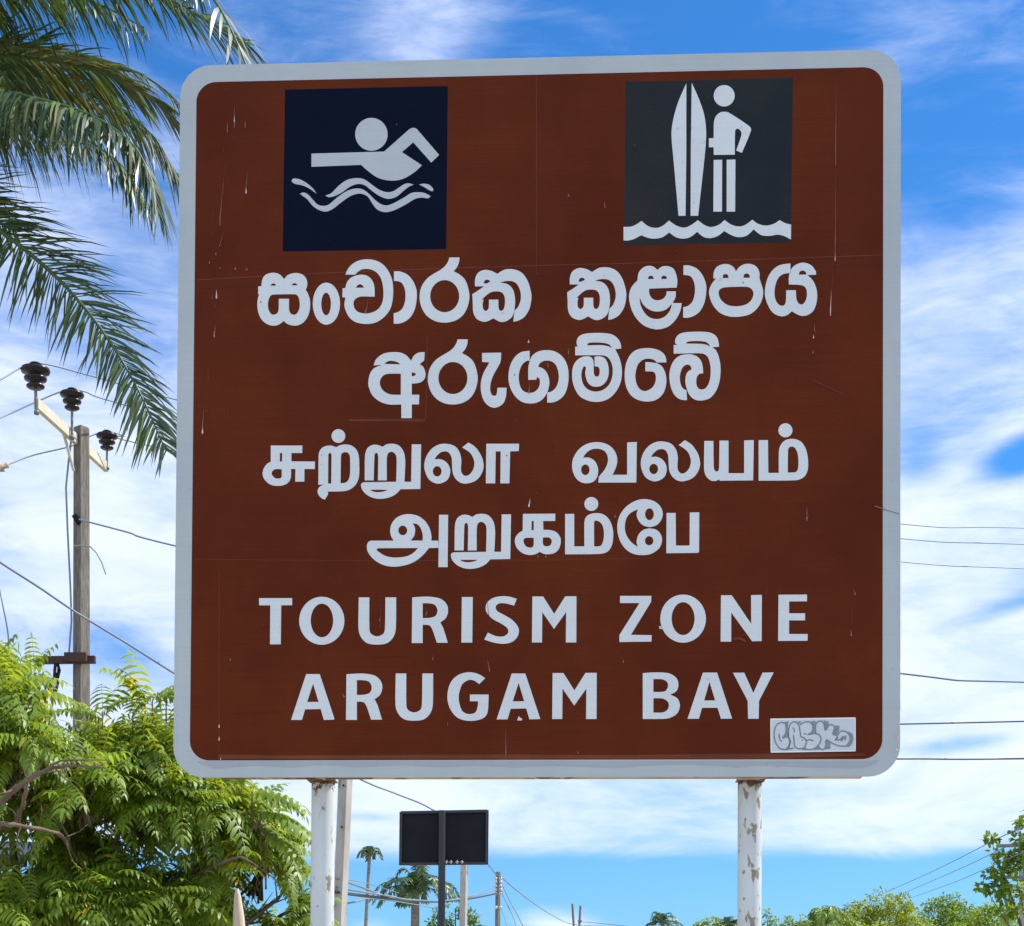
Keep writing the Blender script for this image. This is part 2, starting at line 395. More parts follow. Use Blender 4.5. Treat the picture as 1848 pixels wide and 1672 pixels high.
LINE4 = """J+ 130,570* 930,570* 935,655* 820,658* 760,730 680,800 580,850 430,880 290,865 170,800 95,710 80,640 95,590
J- 215,660* 690,658* 640,710 560,755 420,772 310,755 230,710 197,680
J+ 405,578* 370,520 358,450 375,370 430,300 510,262 600,255 700,280 780,345 830,430 850,520 848,578*
J- 625,360* 690,380 725,430 745,500 745,569* 600,569* 640,520 655,460 650,410
Je- 508 448 53 57
J+ 940,262* 1048,262* 1042,885* 932,885*
O 162.2 126.4
""" + RRU + """O 0 0
K+ 213,185* 497,183* 496,247* 390,248* 392,325* 450,327 505,345 540,390 545,430 530,490 490,528 430,540 390,533 360,518* 325,538 270,546 210,530 160,485 142,430 150,385 180,350 210,333*
K- 290,248* 308,248* 307,328* 288,328*
K- 307,395* 307,455 295,478 265,480 235,465 218,430 222,405 245,395
K- 388,392* 440,392 462,410 465,435 450,462 420,470 395,462 388,440
Ke+ 813 98 61 61
K+ 583,185* 663,185* 663,470* 752,470* 752,260 765,215 800,188 860,178 920,190 970,235 1000,310 1005,390 990,470 950,520 880,537 583,540*
K- 837,470* 837,270 842,248 870,247 905,275 922,330 922,400 905,455 880,470
K+ 1325,302* 1385,285 1425,240 1440,180 1415,115 1355,70 1270,55 1190,75 1110,130 1055,215 1040,310 1060,410 1110,490 1180,535 1260,547 1340,535 1405,490 1432,430 1425,370 1385,325 1325,312* 1270,325 1225,370 1210,430 1220,475* 1165,435 1120,370 1107,300 1120,225 1160,175 1222,145* 1210,190 1225,240 1265,285
Ke- 1323 188 38 52
Ke- 1320 421 37 40
K+ 1473,177* 1553,177* 1555,463* 1675,463* 1677,173* 1760,172* 1758,527* 1471,530*
"""
RR = """E+ 1045,102* 1145,97 1225,110 1265,145 1275,190 1260,235 1225,262* 1245,300* 1273,393* 1203,393* 1175,310 1160,285 1140,278 1112,278* 1112,395* 1042,395*
E- 1112,140* 1150,140 1190,150 1207,185 1195,220 1160,233 1112,235*
"""
UU = "E+ 702,102* 770,102* 770,300 780,335 820,352 860,335 870,300 873,102* 942,102* 940,300 925,355 885,395 820,405 755,395 715,355 700,300\n"
MM = "L+ 190,167* 310,167* 432,360* 555,165* 680,165* 678,678* 562,678* 565,340* 430,528* 300,340* 297,678* 185,678*\n"
A1 = "E+ 268,888* 365,594* 452,594* 548,886* 478,888* 458,818* 358,820* 338,888*\nE- 409,655* 445,772* 371,773*\n"
LINE5 = """E+ 63,107* 275,107* 275,152* 205,153* 202,403* 133,403* 135,153* 63,153*
Ee+ 465 252 145 154
Ee- 466 250 72 108
""" + UU + RR + """E+ 1363,100* 1433,100* 1430,392* 1360,392*
E+ 1715,112* 1698,155* 1650,142 1605,140 1580,160 1590,190 1635,215 1690,250 1727,300 1722,350 1685,388 1625,400 1560,390 1507,372* 1530,328* 1580,350 1630,352 1660,330 1655,300 1615,270 1560,240 1520,195 1520,145 1555,110 1610,95 1665,97
""" + MM + """L+ 1165,160* 1512,160* 1510,225* 1285,593* 1515,597* 1513,668* 1157,673* 1157,595* 1380,240* 1163,240*
Fe+ 823 210 129 136
Fe- 823 210 65 93
F+ 1037,78* 1098,78* 1208,240* 1207,77* 1268,76* 1267,337* 1213,338* 1095,175* 1095,340* 1035,340*
F+ 1362,75* 1523,74* 1523,112* 1422,113* 1422,180* 1512,180* 1512,220* 1422,220* 1422,297* 1527,297* 1526,335* 1360,336*
"""
LINE6 = A1 + "O -118.7 138.7\n" + RR + "O 66.7 137.3\n" + UU + """O 0 0
E+ 1513,620* 1475,658* 1440,635 1405,632 1365,660 1345,720 1345,770 1365,830 1405,850 1450,840 1465,800 1467,768* 1415,768* 1415,725* 1535,725* 1530,830 1510,870 1460,890 1395,893 1330,870 1285,810 1270,740 1285,660 1330,605 1400,582 1465,592
O 370.9 -1.1
""" + A1 + "O 36.5 138.1\n" + MM + """O 0 0
F+ 595,518* 655,514 740,518 785,545 797,585 785,620 750,640* 790,660 805,700 790,745 745,772 690,777 595,777*
F- 655,552* 700,552 730,565 738,590 725,618 700,624 655,625*
F- 655,660* 710,662 740,685 738,720 710,740 655,741*
F+ 848,776* 935,515* 1015,515* 1100,775* 1037,776* 1018,714* 930,714* 912,776*
F- 972,566* 1004,672* 942,673*
F+ 1105,516* 1168,515* 1220,630* 1272,515* 1335,514* 1252,675* 1250,776* 1190,776* 1188,675*
"""
SWIM_PANEL = "P+ 120,160* 1565,127* 1550,1575* 100,1595*\n"
SWIMMER = """Pe+ 887 557 144 146
P+ 355,728* 1000,710* 1225,510* 1260,498 1290,510* 1488,740* 1418,808* 1258,628* 1158,715* 1335,832* 1260,900 1160,955 1060,968 950,945 860,885 795,828* 355,845*
"""
SWIM_WAVES = """P+ 205,948 260,960 320,995 375,1045 400,1085* 340,1040 275,1010 215,998 183,980 182,960
P+ 478,1100* 530,1080 600,1010 670,962 750,945 820,955 880,995 950,1045 1020,1070 1080,1062 1130,1030 1180,998 1220,992 1262,1003* 1220,1022 1170,1060 1110,1110 1040,1130 970,1110 900,1065 830,1010 770,997 700,1020 630,1070 560,1105 510,1115
P+ 1310,1003* 1350,995 1400,1005 1435,1040 1428,1062 1395,1050 1350,1022
P+ 252,1085* 285,1073 325,1090 370,1140 410,1180 460,1192 510,1180 580,1120 660,1065 730,1040 800,1042 860,1080 920,1140 980,1180 1030,1187 1090,1165 1180,1115 1240,1078 1300,1070 1360,1078 1412,1105* 1390,1125 1330,1118 1270,1132 1190,1180 1090,1230 1010,1248 940,1225 895,1170 860,1115 820,1090 770,1083 700,1105 620,1160 550,1215 490,1242 430,1232 370,1195 320,1135 280,1105
"""
SURF_PANEL = "Q+ 92,92* 1578,52* 1560,1515* 80,1540*\n"
BOARD = """Q+ 632,105* 632,700* 625,1280* 563,1280* 520,800 500,560 515,430 560,270
Q+ 680,100* 730,210 785,360 808,520 800,700 737,1280* 670,1280* 672,700*
"""
SURFER = """Qe+ 968 215 93 95
Q+ 875,740* 875,672* 832,672* 832,592* 875,590* 877,450 895,395 935,362 975,357 1010,365 1185,480 1207,520 1125,722* 1075,700* 1122,560 1110,520 1085,507 1065,525 1062,738*
Q+ 875,785* 950,783* 948,1243* 872,1243*
Q+ 990,783* 1068,780* 1065,1243* 990,1243*
"""
SURF_WAVES = "Q+ 75,1378* 140,1376 190,1355 235,1325* 290,1370 360,1388 420,1370 478,1322* 540,1365 610,1385 670,1365 735,1318* 790,1360 850,1380 920,1360 972,1317* 1030,1358 1100,1375 1160,1358 1217,1315* 1270,1352 1340,1367 1410,1350 1460,1318* 1510,1345 1562,1358* 1560,1490* 1500,1460 1440,1447 1380,1458 1310,1455 1270,1435 1230,1400* 1170,1455 1100,1470 1040,1455 968,1415* 910,1460 840,1478 780,1465 728,1422* 670,1468 605,1483 540,1470 480,1428* 420,1470 350,1483 290,1475 232,1452* 170,1485 110,1500 75,1497*\n"
STICKER = "S+ 103,185* 1685,160* 1685,785* 112,812*\n"
STICKER_SHADE = """S+ 370,240* 450,230* 430,300 435,500* 330,535* 395,400
S+ 860,225* 950,225* 935,320 945,450* 820,465* 890,380
S+ 600,232* 680,232* 650,290*
S+ 1090,215* 1180,230* 1185,300* 1125,400* 1100,290*
S+ 1290,310* 1385,310* 1380,400* 1340,490* 1260,460* 1290,390*
S+ 1540,410* 1620,460 1645,550 1610,650 1560,705* 1480,700* 1560,620 1580,530
S+ 1135,560* 1225,620* 1215,740* 1110,750*
S+ 390,770* 430,690* 480,745*
S+ 690,765* 735,690* 780,765*
S+ 900,765* 975,700* 1040,750*
"""
STICKER_LINES = """375,260 300,250 220,300 180,400 175,520 210,640 270,725 340,750 400,740 450,680 465,600 440,530 390,515 330,540 385,450 395,340 375,260
265,460 270,530 310,610
440,500 440,420 460,310 520,245 590,250 635,320 655,420 670,510 730,540 770,610 745,700 680,735 600,730 550,680 540,560 530,480
440,430 440,520 475,600 450,700 480,740 530,720
520,345 545,380 545,435
660,300 720,250 820,240 880,290 890,380 850,450 800,470
720,455 775,468
800,475 930,455 1010,480 1040,560 1010,650 940,720 840,755 770,745 735,720
765,590 830,570 900,590
945,450 940,320 980,240 1060,230 1100,290 1125,400 1180,310 1240,290 1290,330 1280,400 1260,460 1340,490 1400,420 1470,410 1540,450 1580,530 1560,620 1500,685 1380,685 1240,630 1140,570 1130,680 1100,745 1050,750 990,690
1300,590 1350,505 1340,580 1400,560 1460,500 1410,600 1470,540 1505,500 1490,580"""


def curve_pts(items, closed=True, step=3):
    """smooth run through points, broken at the corners"""
    n = len(items)
    P = [np.array(q[:2], float) for q in items]
    C_ = [q[2] for q in items]
    out = []
    last = n if closed else n - 1
    for i in range(last):
        j = (i + 1) % n
        a, b = P[i], P[j]
        if C_[i] and C_[j]:
            out.append(a)
            continue
        pm = a if C_[i] or (not closed and i == 0) else P[i - 1]
        pp = b if C_[j] or (not closed and j == n - 1) else P[(j + 1) % n]
        la, lb = np.linalg.norm(b - a) + 1e-9, 1
        ta = (b - pm) * 0.5 if pm is not a else (b - a) * 0.75
        tb = (pp - a) * 0.5 if pp is not b else (b - a) * 0.75
        # keep tangents in proportion to the chord
        for tt in (ta, tb):
            l_ = np.linalg.norm(tt)
            if l_ > la: tt *= la / l_
        for k in range(step):
            t = k / step
            h00, h10, h01, h11 = 2*t**3-3*t*t+1, t**3-2*t*t+t, -2*t**3+3*t*t, t**3-t*t
            out.append(a * h00 + ta * h10 + b * h01 + tb * h11)
    if not closed: out.append(P[-1])
    return out


def parse(text):
    """-> list of (positive?, polygon in photo pixels)"""
    res, off = [], (0.0, 0.0)
    for ln in text.strip().split('\n'):
        ln = ln.strip()
        if not ln: continue
        if ln[0] == 'O':
            off = tuple(float(q) for q in ln.split()[1:])
            continue
        ox, oy, sc = REG[ln[0]]
        if ln[1] == 'e':
            x, y, rx, ry = [float(q) for q in ln[3:].split()]
            pl = [np.array((x + rx * math.cos(a), y + ry * math.sin(a))) for a in np.linspace(0, 2 * math.pi, 41)[:-1]]
            pos = ln[2] == '+'
        else:
            it = []
            for q in ln[2:].split():
                cor = q.endswith('*')
                a, b = q.rstrip('*').split(',')
                it.append((float(a), float(b), cor))
            pl = curve_pts(it)
            pos = ln[1] == '+'
        res.append((pos, [(ox + off[0] + sc * q[0], oy + off[1] + sc * q[1]) for q in pl]))
    return res


def rounded(x0, y0, x1, y1, r, n=10):
    pts = []
    for cx_, cy_, a0 in ((x1 - r, y1 - r, 0), (x0 + r, y1 - r, 90), (x0 + r, y0 + r, 180), (x1 - r, y0 + r, 270)):
        for k in range(n + 1):
            a = math.radians(a0 + 90 * k / n)
            pts.append((cx_ + r * math.cos(a), cy_ + r * math.sin(a)))
    return pts


def ribbon(pts, w):
    """one quad per stretch of a smooth line of width w (photo pixels)"""
    P = curve_pts([(x, y, False) for x, y in pts], closed=False, step=3)
    res, n = [], len(P)
    L_, R_ = [], []
    for i in range(n):
        d = P[min(i + 1, n - 1)] - P[max(i - 1, 0)]
        d = d / (np.linalg.norm(d) + 1e-9)
        nn = np.array((-d[1], d[0])) * w / 2
        L_.append(P[i] + nn); R_.append(P[i] - nn)
    for i in range(n - 1):
        res.append((True, [tuple(L_[i]), tuple(L_[i + 1]), tuple(R_[i + 1]), tuple(R_[i])]))
    return res


def fill(shapes, depth, mb, to_local, mi=0):
    """triangulates the union of the outlines less their holes onto the sign face"""
    vv, fs, pos = [], [], []
    for p_, poly in shapes:
        uv = [to_local(q) for q in poly]
        area = sum(uv[i - 1][0] * uv[i][1] - uv[i][0] * uv[i - 1][1] for i in range(len(uv)))
        if area < 0: uv.reverse()
        b = len(vv)
        vv.extend(Vector(q) for q in uv)
        fs.append(list(range(b, len(vv))))
        pos.append(p_)
    r = delaunay_2d_cdt(vv, [], fs, 1, 1e-6)
    keep = [f for f, of in zip(r[2], r[5]) if any(pos[k] for k in of) and not any(not pos[k] for k in of)]
    mb.add([(q[0], -depth, q[1]) for q in r[0]], keep, mi=mi)
# ------------------------------------------------------------------ ground
SAND = noisy('sandy_soil', (0.50, 0.43, 0.32), (0.38, 0.33, 0.24), 0.9, 0.95, 0.1, 0.5, c3=(0.075, 0.10, 0.035), thr=0.50, scale3=0.35)
ASPHALT = noisy('asphalt', (0.05, 0.05, 0.052), (0.075, 0.073, 0.07), 3.0, 0.9, 0.2, 0.2)
PAINT = noisy('road_paint', (0.72, 0.72, 0.70), (0.6, 0.6, 0.58), 5.0, 0.7, 0.2)
g = MB()
NR, NS = 26, 48
ring = [(0, 0, 0)]
gv = [(0.0, 40.0, 0.0)]
for i in range(1, NR):
    r_ = 2.0 * 1.34 ** i
    for k in range(NS):
        a = 2 * math.pi * k / NS
        gv.append((r_ * math.cos(a), 40 + r_ * math.sin(a), 0.0))
gf = [(0, 1 + k, 1 + (k + 1) % NS) for k in range(NS)]
for i in range(NR - 2):
    b0, b1 = 1 + i * NS, 1 + (i + 1) * NS
    for k in range(NS):
        k2 = (k + 1) % NS
        gf.append((b0 + k, b1 + k, b1 + k2, b0 + k2))
g.add(gv, gf)
tag(g.build('ground', SAND), kind='structure')
rd = MB()
rd.add([(2.6, -60, .004), (9.4, -60, .004), (9.4, 300, .004), (2.6, 300, .004)], [(0, 1, 2, 3)])
tag(rd.build('road', ASPHALT), kind='structure')
rl = MB()
for x in (2.85, 9.03):
    rl.add([(x, -60, .008), (x + .12, -60, .008), (x + .12, 300, .008), (x, 300, .008)], [(0, 1, 2, 3)])
for k in range(-10, 60):
    rl.add([(5.94, k * 5, .008), (6.06, k * 5, .008), (6.06, k * 5 + 2.5, .008), (5.94, k * 5 + 2.5, .008)], [(0, 1, 2, 3)])
tag(rl.build('road_markings', PAINT), kind='structure')

# ------------------------------------------------------------------ the big brown sign
yaw, pit, rol = -0.0482405, -0.02082924, 0.00507921
SX, SZ = 2.2528, 2.2560
SM = (Matrix.Rotation(yaw, 3, 'Z') @ Matrix.Rotation(pit, 3, 'X') @ Matrix.Rotation(rol, 3, 'Y'))
SC = Vector((0.07066, 5.0, EYE + 1.80960539))
LB = 3.40
sign = empty('tourist_sign', SC + SM @ Vector((0, 0, -LB)))
sign.rotation_euler = SM.to_euler()
tag(sign, 'big square brown sign with pale grey border and swimmer and surfer pictograms', 'sign')
SMI = SM.transposed()


def loc(q):
    d = Vector(((q[0] - CX) / F, 1.0, (CY - q[1]) / F))
    n = SM @ Vector((0, -1, 0))
    o = SC - Vector((0, 0, EYE))
    t = n.dot(o) / n.dot(d)
    p = SMI @ (d * t - o)
    return (p.x, p.z + LB)


def sheeting(name, c1, c2, rough=0.42, spec=0.35, band=0.04):
    """reflective film: faint honeycomb rows, soft dirt"""
    m_, N, b = mat(name, c1, rough, spec)
    co = N.n('ShaderNodeTexCoord').outputs['Object']
    f = N.noise(co, 2.2, 6.0, 0.6)
    c = N.mix(N.smooth(f, 0.32, 0.7), c1, c2)
    q = N.n('ShaderNodeMapping', {'Vector': co, 'Scale': (3, 3, 260)}).outputs[0]
    s_ = N.noise(q, 1.0, 2.0, 0.5)
    k = N.lin(s_, 0.3, 0.7, 1 - band, 1 + band)
    q2 = N.n('ShaderNodeMapping', {'Vector': co, 'Scale': (11, 1, 0.9)}).outputs[0]
    run = N.noise(q2, 1.0, 5.0, 0.6)
    k = N.m('MULTIPLY', k, N.lin(run, 0.35, 0.7, 1.015, 0.965))
    gr = N.noise(co, 420.0, 2.0, 0.7)
    k = N.m('MULTIPLY', k, N.lin(gr, 0.25, 0.75, 1 - band * 1.6, 1 + band * 1.6))
    sp = N.noise(co, 46.0, 3.0, 0.6)
    sp2 = N.noise(co, 3.0, 3.0, 0.6)
    k = N.m('MULTIPLY', k, N.lin(N.smooth(N.m('ADD', sp, N.m('MULTIPLY', sp2, 0.25)), 0.80, 0.86), 0, 1, 1.0, 0.80))
    kk = N.n('ShaderNodeCombineXYZ', {0: k, 1: k, 2: k}).outputs[0]
    N.t.links.new(N.mix(1.0, c, kk, 'MULTIPLY'), b.inputs['Base Color'])
    bn = N.noise(co, 1.3, 3.0, 0.5)
    bp = N.n('ShaderNodeBump', {'Strength': 0.25, 'Distance': 0.01, 'Height': bn})
    N.t.links.new(bp.outputs[0], b.inputs['Normal'])
    N.t.links.new(N.lin(f, 0.3, 0.7, rough - .05, rough + .12), b.inputs['Roughness'])
    return m_


BROWN = sheeting('brown_film', (0.118, 0.0215, 0.0052), (0.088, 0.0148, 0.0046), 0.52, 0.06, 0.09)
BORDER = sheeting('grey_film', (0.44, 0.465, 0.475), (0.40, 0.43, 0.445), 0.5, 0.3, 0.03)
BORDER_D = sheeting('grey_film_overlap', (0.36, 0.385, 0.41), (0.34, 0.36, 0.385), 0.5, 0.3, 0.03)
WHITE = sheeting('white_film', (0.65, 0.665, 0.67), (0.61, 0.63, 0.64), 0.45, 0.3, 0.03)
DIMWHITE = sheeting('dim_white_film', (0.47, 0.49, 0.50), (0.44, 0.465, 0.48), 0.5, 0.3, 0.03)
NAVY = sheeting('navy_film', (0.0012, 0.0036, 0.0150), (0.002, 0.005, 0.0165), 0.5, 0.05, 0.1)
SLATE = sheeting('slate_film', (0.012, 0.016, 0.021), (0.026, 0.026, 0.026), 0.55, 0.10, 0.12)
AMBER = sheeting('lit_brown_film', (0.17, 0.042, 0.010), (0.10, 0.022, 0.007), 0.45, 0.2, 0.08)  # lighter brown, paints caught light into the film colour
SEAM = sheeting('film_seam', (0.142, 0.0285, 0.0075), (0.112, 0.0205, 0.006), 0.42, 0.25, 0.08)
SEAM_D = sheeting('film_step', (0.082, 0.0135, 0.0042), (0.068, 0.011, 0.004), 0.46, 0.15, 0.08)
SCRATCH = noisy('bare_scratch', (0.27, 0.14, 0.10), (0.19, 0.08, 0.055), 30.0, 0.6, 0.3)
SCRATCH_B = noisy('bright_scratch', (0.68, 0.60, 0.56), (0.52, 0.40, 0.35), 30.0, 0.6, 0.3)
SCRATCH_F = noisy('faint_scratch', (0.15, 0.042, 0.022), (0.12, 0.03, 0.016), 30.0, 0.6, 0.2)
STICK = sheeting('sticker_paper', (0.60, 0.62, 0.64), (0.53, 0.56, 0.585), 0.5, 0.3, 0.04)
STICK_E = noisy('sticker_edge', (0.82, 0.82, 0.82), (0.74, 0.74, 0.75), 9.0, 0.5, 0.3)
STICK_L = noisy('sticker_ink', (0.17, 0.205, 0.25), (0.21, 0.25, 0.29), 30.0, 0.6, 0.2)
STICK_S = noisy('sticker_shade_ink', (0.20, 0.23, 0.275), (0.25, 0.28, 0.32), 40.0, 0.6, 0.2)

RUST = None


def rusty_metal(name, base, base2, chip, top=None, thr=0.62, scale=26.0, rough=0.5, stretch=(1, 1, 0.55)):
    m_, N, b = mat(name, base, rough, 0.4)
    co = N.n('ShaderNodeTexCoord').outputs['Object']
    f = N.noise(co, 5.0, 6.0, 0.6)
    c = N.mix(N.smooth(f, 0.3, 0.7), base, base2)
    q = N.n('ShaderNodeMapping', {'Vector': co, 'Scale': stretch}).outputs[0]
    h = N.noise(q, scale, 3.0, 0.55, 0.4)
    big = N.noise(q, scale * .22, 2.0, 0.5)
    lim = N.lin(big, 0.3, 0.7, 0.05, -0.05)
    mk = N.m('SUBTRACT', h, N.m('ADD', lim, thr))
    stain = N.smooth(mk, -0.055, 0.0)
    c = N.mix(N.m('MULTIPLY', stain, 0.35), c, (0.42, 0.34, 0.22))
    chip_c = N.mix(N.noise(co, 70.0, 3.0), chip, tuple(v_ * 1.7 for v_ in chip))
    edge = N.smooth(mk, 0.0, 0.012)
    c = N.mix(edge, c, chip_c)
    if top is not None:
        z = N.n('ShaderNodeSeparateXYZ', {0: co}).outputs[2]
        jag = N.noise(co, 34.0, 4.0, 0.7)
        e = N.m('SUBTRACT', N.m('ADD', z, N.lin(jag, 0.3, 0.7, -0.03, 0.03)), top)
        c = N.mix(N.smooth(e, 0.0, 0.010), c, N.mix(N.noise(co, 55.0, 4.0, 0.7), (0.035, 0.018, 0.010), (0.16, 0.085, 0.05)))
    N.t.links.new(c, b.inputs['Base Color'])
    bp = N.n('ShaderNodeBump', {'Strength': 0.5, 'Distance': 0.002, 'Height': N.m('SUBTRACT', 1.0, edge)})
    N.t.links.new(bp.outputs[0], b.inputs['Normal'])
    return m_


# panel: one rounded aluminium plate with the grey film on its face
pm = MB()
out = rounded(-SX / 2, LB - SZ / 2, SX / 2, LB + SZ / 2, 0.098, 14)
n_ = len(out)
pm.add([(u, 0, v) for u, v in out] + [(u, 0.004, v) for u, v in out],
       [tuple(range(n_)), tuple(range(2 * n_ - 1, n_ - 1, -1))] + [(i, n_ + i, n_ + (i + 1) % n_, (i + 1) % n_) for i in range(n_)])
pm.build('sign_panel', BORDER, sign)


def face_part(name, shapes, depth, m_, parent=sign, label=None):
    k = MB()
    fill(shapes, depth, k, loc, 0)
    o = k.build(name, m_, parent)
    if label: o['label'] = label
    return o


bt = rounded(0, 0, 1, 1, 0.05)
b0 = loc((353.5, 148.5)); b1 = loc((1592, 1371.5)); c0 = loc((344, 1371.5)); c1 = loc((1594.5, 122))
bx0, bx1 = (b0[0] + c0[0]) / 2, (b1[0] + c1[0]) / 2
bz0, bz1 = (b1[1] + c0[1]) / 2, (b0[1] + c1[1]) / 2
bm_ = MB()
bo = rounded(bx0, bz0, bx1, bz1, 0.062, 12)
bm_.add([(u, -0.0006, v) for u, v in bo], [tuple(range(len(bo)))])
bm_.build('brown_face', BROWN, sign)

DK = 0.0014
sw = face_part('pictogram_board', parse(SWIM_PANEL), 0.0010, NAVY, label='dark navy square with the swimmer')
face_part('swimmer_symbol', parse(SWIMMER), DK, DIMWHITE, sw)
face_part('wave_symbol', parse(SWIM_WAVES), DK, DIMWHITE, sw)
sf = face_part('pictogram_board', parse(SURF_PANEL), 0.0010, SLATE, label='dark slate grey square with the surfer')
face_part('surfboard_symbol', parse(BOARD), DK, WHITE, sf)
face_part('surfer_symbol', parse(SURFER), DK, WHITE, sf)
face_part('wave_symbol', parse(SURF_WAVES), DK, WHITE, sf)
for text, cut, names in ((LINE1, 990, ('first word of the upper Sinhala line', 'second word of the upper Sinhala line')), (LINE2, None, ('lower line of the Sinhala writing',)),
                        (LINE3, 985, ('first word of the upper Tamil line', 'second word of the upper Tamil line')), (LINE4, None, ('lower line of the Tamil writing',)),
                        (LINE5, 1080, ('word TOURISM', 'word ZONE')), (LINE6, 1115, ('word ARUGAM', 'word BAY'))):
    shp = parse(text)
    for w_, nm in enumerate(names):
        face_part('lettering', [s_ for s_ in shp if cut is None or (sum(q[0] for q in s_[1]) / len(s_[1]) > cut) == bool(w_)], DK, WHITE, label=nm)

# sticker with bubble lettering
stk = MB()
fill(parse(STICKER), 0.0016, stk, loc, 0)
sto = stk.build('sticker', STICK, sign)
sto['label'] = 'pale sticker with grey bubble lettering CASK'
em = MB()
ss = REG['S']
pxs = lambda a, b: (ss[0] + a * ss[2], ss[1] + b * ss[2])
for a, b_, w_ in (((108, 192), (1680, 170), 26), ((1676, 170), (1676, 780), 18), ((112, 800), (1685, 775), 20), ((112, 190), (118, 800), 18)):
    fill(ribbon([pxs(*a), pxs((a[0] + b_[0]) / 2, (a[1] + b_[1]) / 2), pxs(*b_)], w_ * ss[2]), 0.0019, em, loc)
em.build('torn_edge', STICK_E, sto)
gm = MB()
fill(parse(STICKER_SHADE), 0.0021, gm, loc, 0)
lines = []
for ln in STICKER_LINES.split('\n'):
    pts = [tuple(float(c_) for c_ in q.split(',')) for q in ln.split()]
    for k_ in range(0, 1):
        m2 = MB()
        fill(ribbon([pxs(*q) for q in pts], 2.3), 0.0024, gm, loc, 1)
gm.build('bubble_lettering', [STICK_S, STICK_L], sto)

# film seams, the patch behind one letter, a light reflection painted as a strip along the lower edge
sm_ = MB()
for pts, w_, mi_ in (
        ([(354, 506), (600, 493), (900, 482), (1200, 474), (1590, 461)], 1.6, 0),
        ([(355, 521), (600, 509), (900, 499), (968, 497)], 2.6, 2),
        ([(968, 137), (968.4, 300), (968.6, 497)], 1.2, 0),
        ([(968, 497), (1100, 493), (1300, 487), (1480, 481), (1590, 478)], 2.2, 2),
        ([(770.5, 606), (770, 690), (768, 757)], 1.5, 0),
        ([(350, 1010), (600, 1012), (900, 1012), (1180, 1008)], 1.0, 0),
        ([(396, 1030), (396, 1150), (395.5, 1371)], 0.9, 0),
        ([(631, 634), (700, 632), (768, 630)], 1.0, 2)):
    fill(ribbon(pts, w_), 0.0011, sm_, loc, mi_)
fill([(True, [(629.5, 757), (768, 757), (767.5, 761.5), (629.5, 761)])], 0.00125, sm_, loc, 1)  # lit lower lip of the patch, painted as a lighter strip
for a, b_, w_ in ((620, 700, 3), (960, 1040, 5), (1090, 1125, 4)):
    pass
sm_.build('film_seam', [SEAM, AMBER, SEAM_D], sign)
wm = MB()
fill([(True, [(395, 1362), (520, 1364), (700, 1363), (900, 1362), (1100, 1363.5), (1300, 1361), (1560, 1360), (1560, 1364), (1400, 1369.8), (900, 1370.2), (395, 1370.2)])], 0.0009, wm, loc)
wm.build('reflection_strip', AMBER, sign)  # reflected light painted on as an orange-brown strip
wv = [(356, 1374), (362, 1380), (378, 1385), (395, 1388), (425, 1384.5), (470, 1383), (530, 1385.5), (585, 1381), (645, 1385), (700, 1382.5), (735, 1382), (800, 1385), (860, 1382), (930, 1385.5), (990, 1382.5), (1050, 1384), (1110, 1386.5), (1170, 1382), (1240, 1380.5), (1310, 1383.5), (1330, 1386), (1355, 1382.5), (1420, 1384), (1480, 1386), (1550, 1386.5), (1575, 1381), (1590, 1372)]
wp = [tuple(q) for q in curve_pts([(x, y, False) for x, y in wv], closed=False)]
wm = MB()
fill([(True, wp + [(1560, 1374.2), (385, 1374.2)])], 0.0004, wm, loc)
wm.build('overlap_film', BORDER_D, sign)

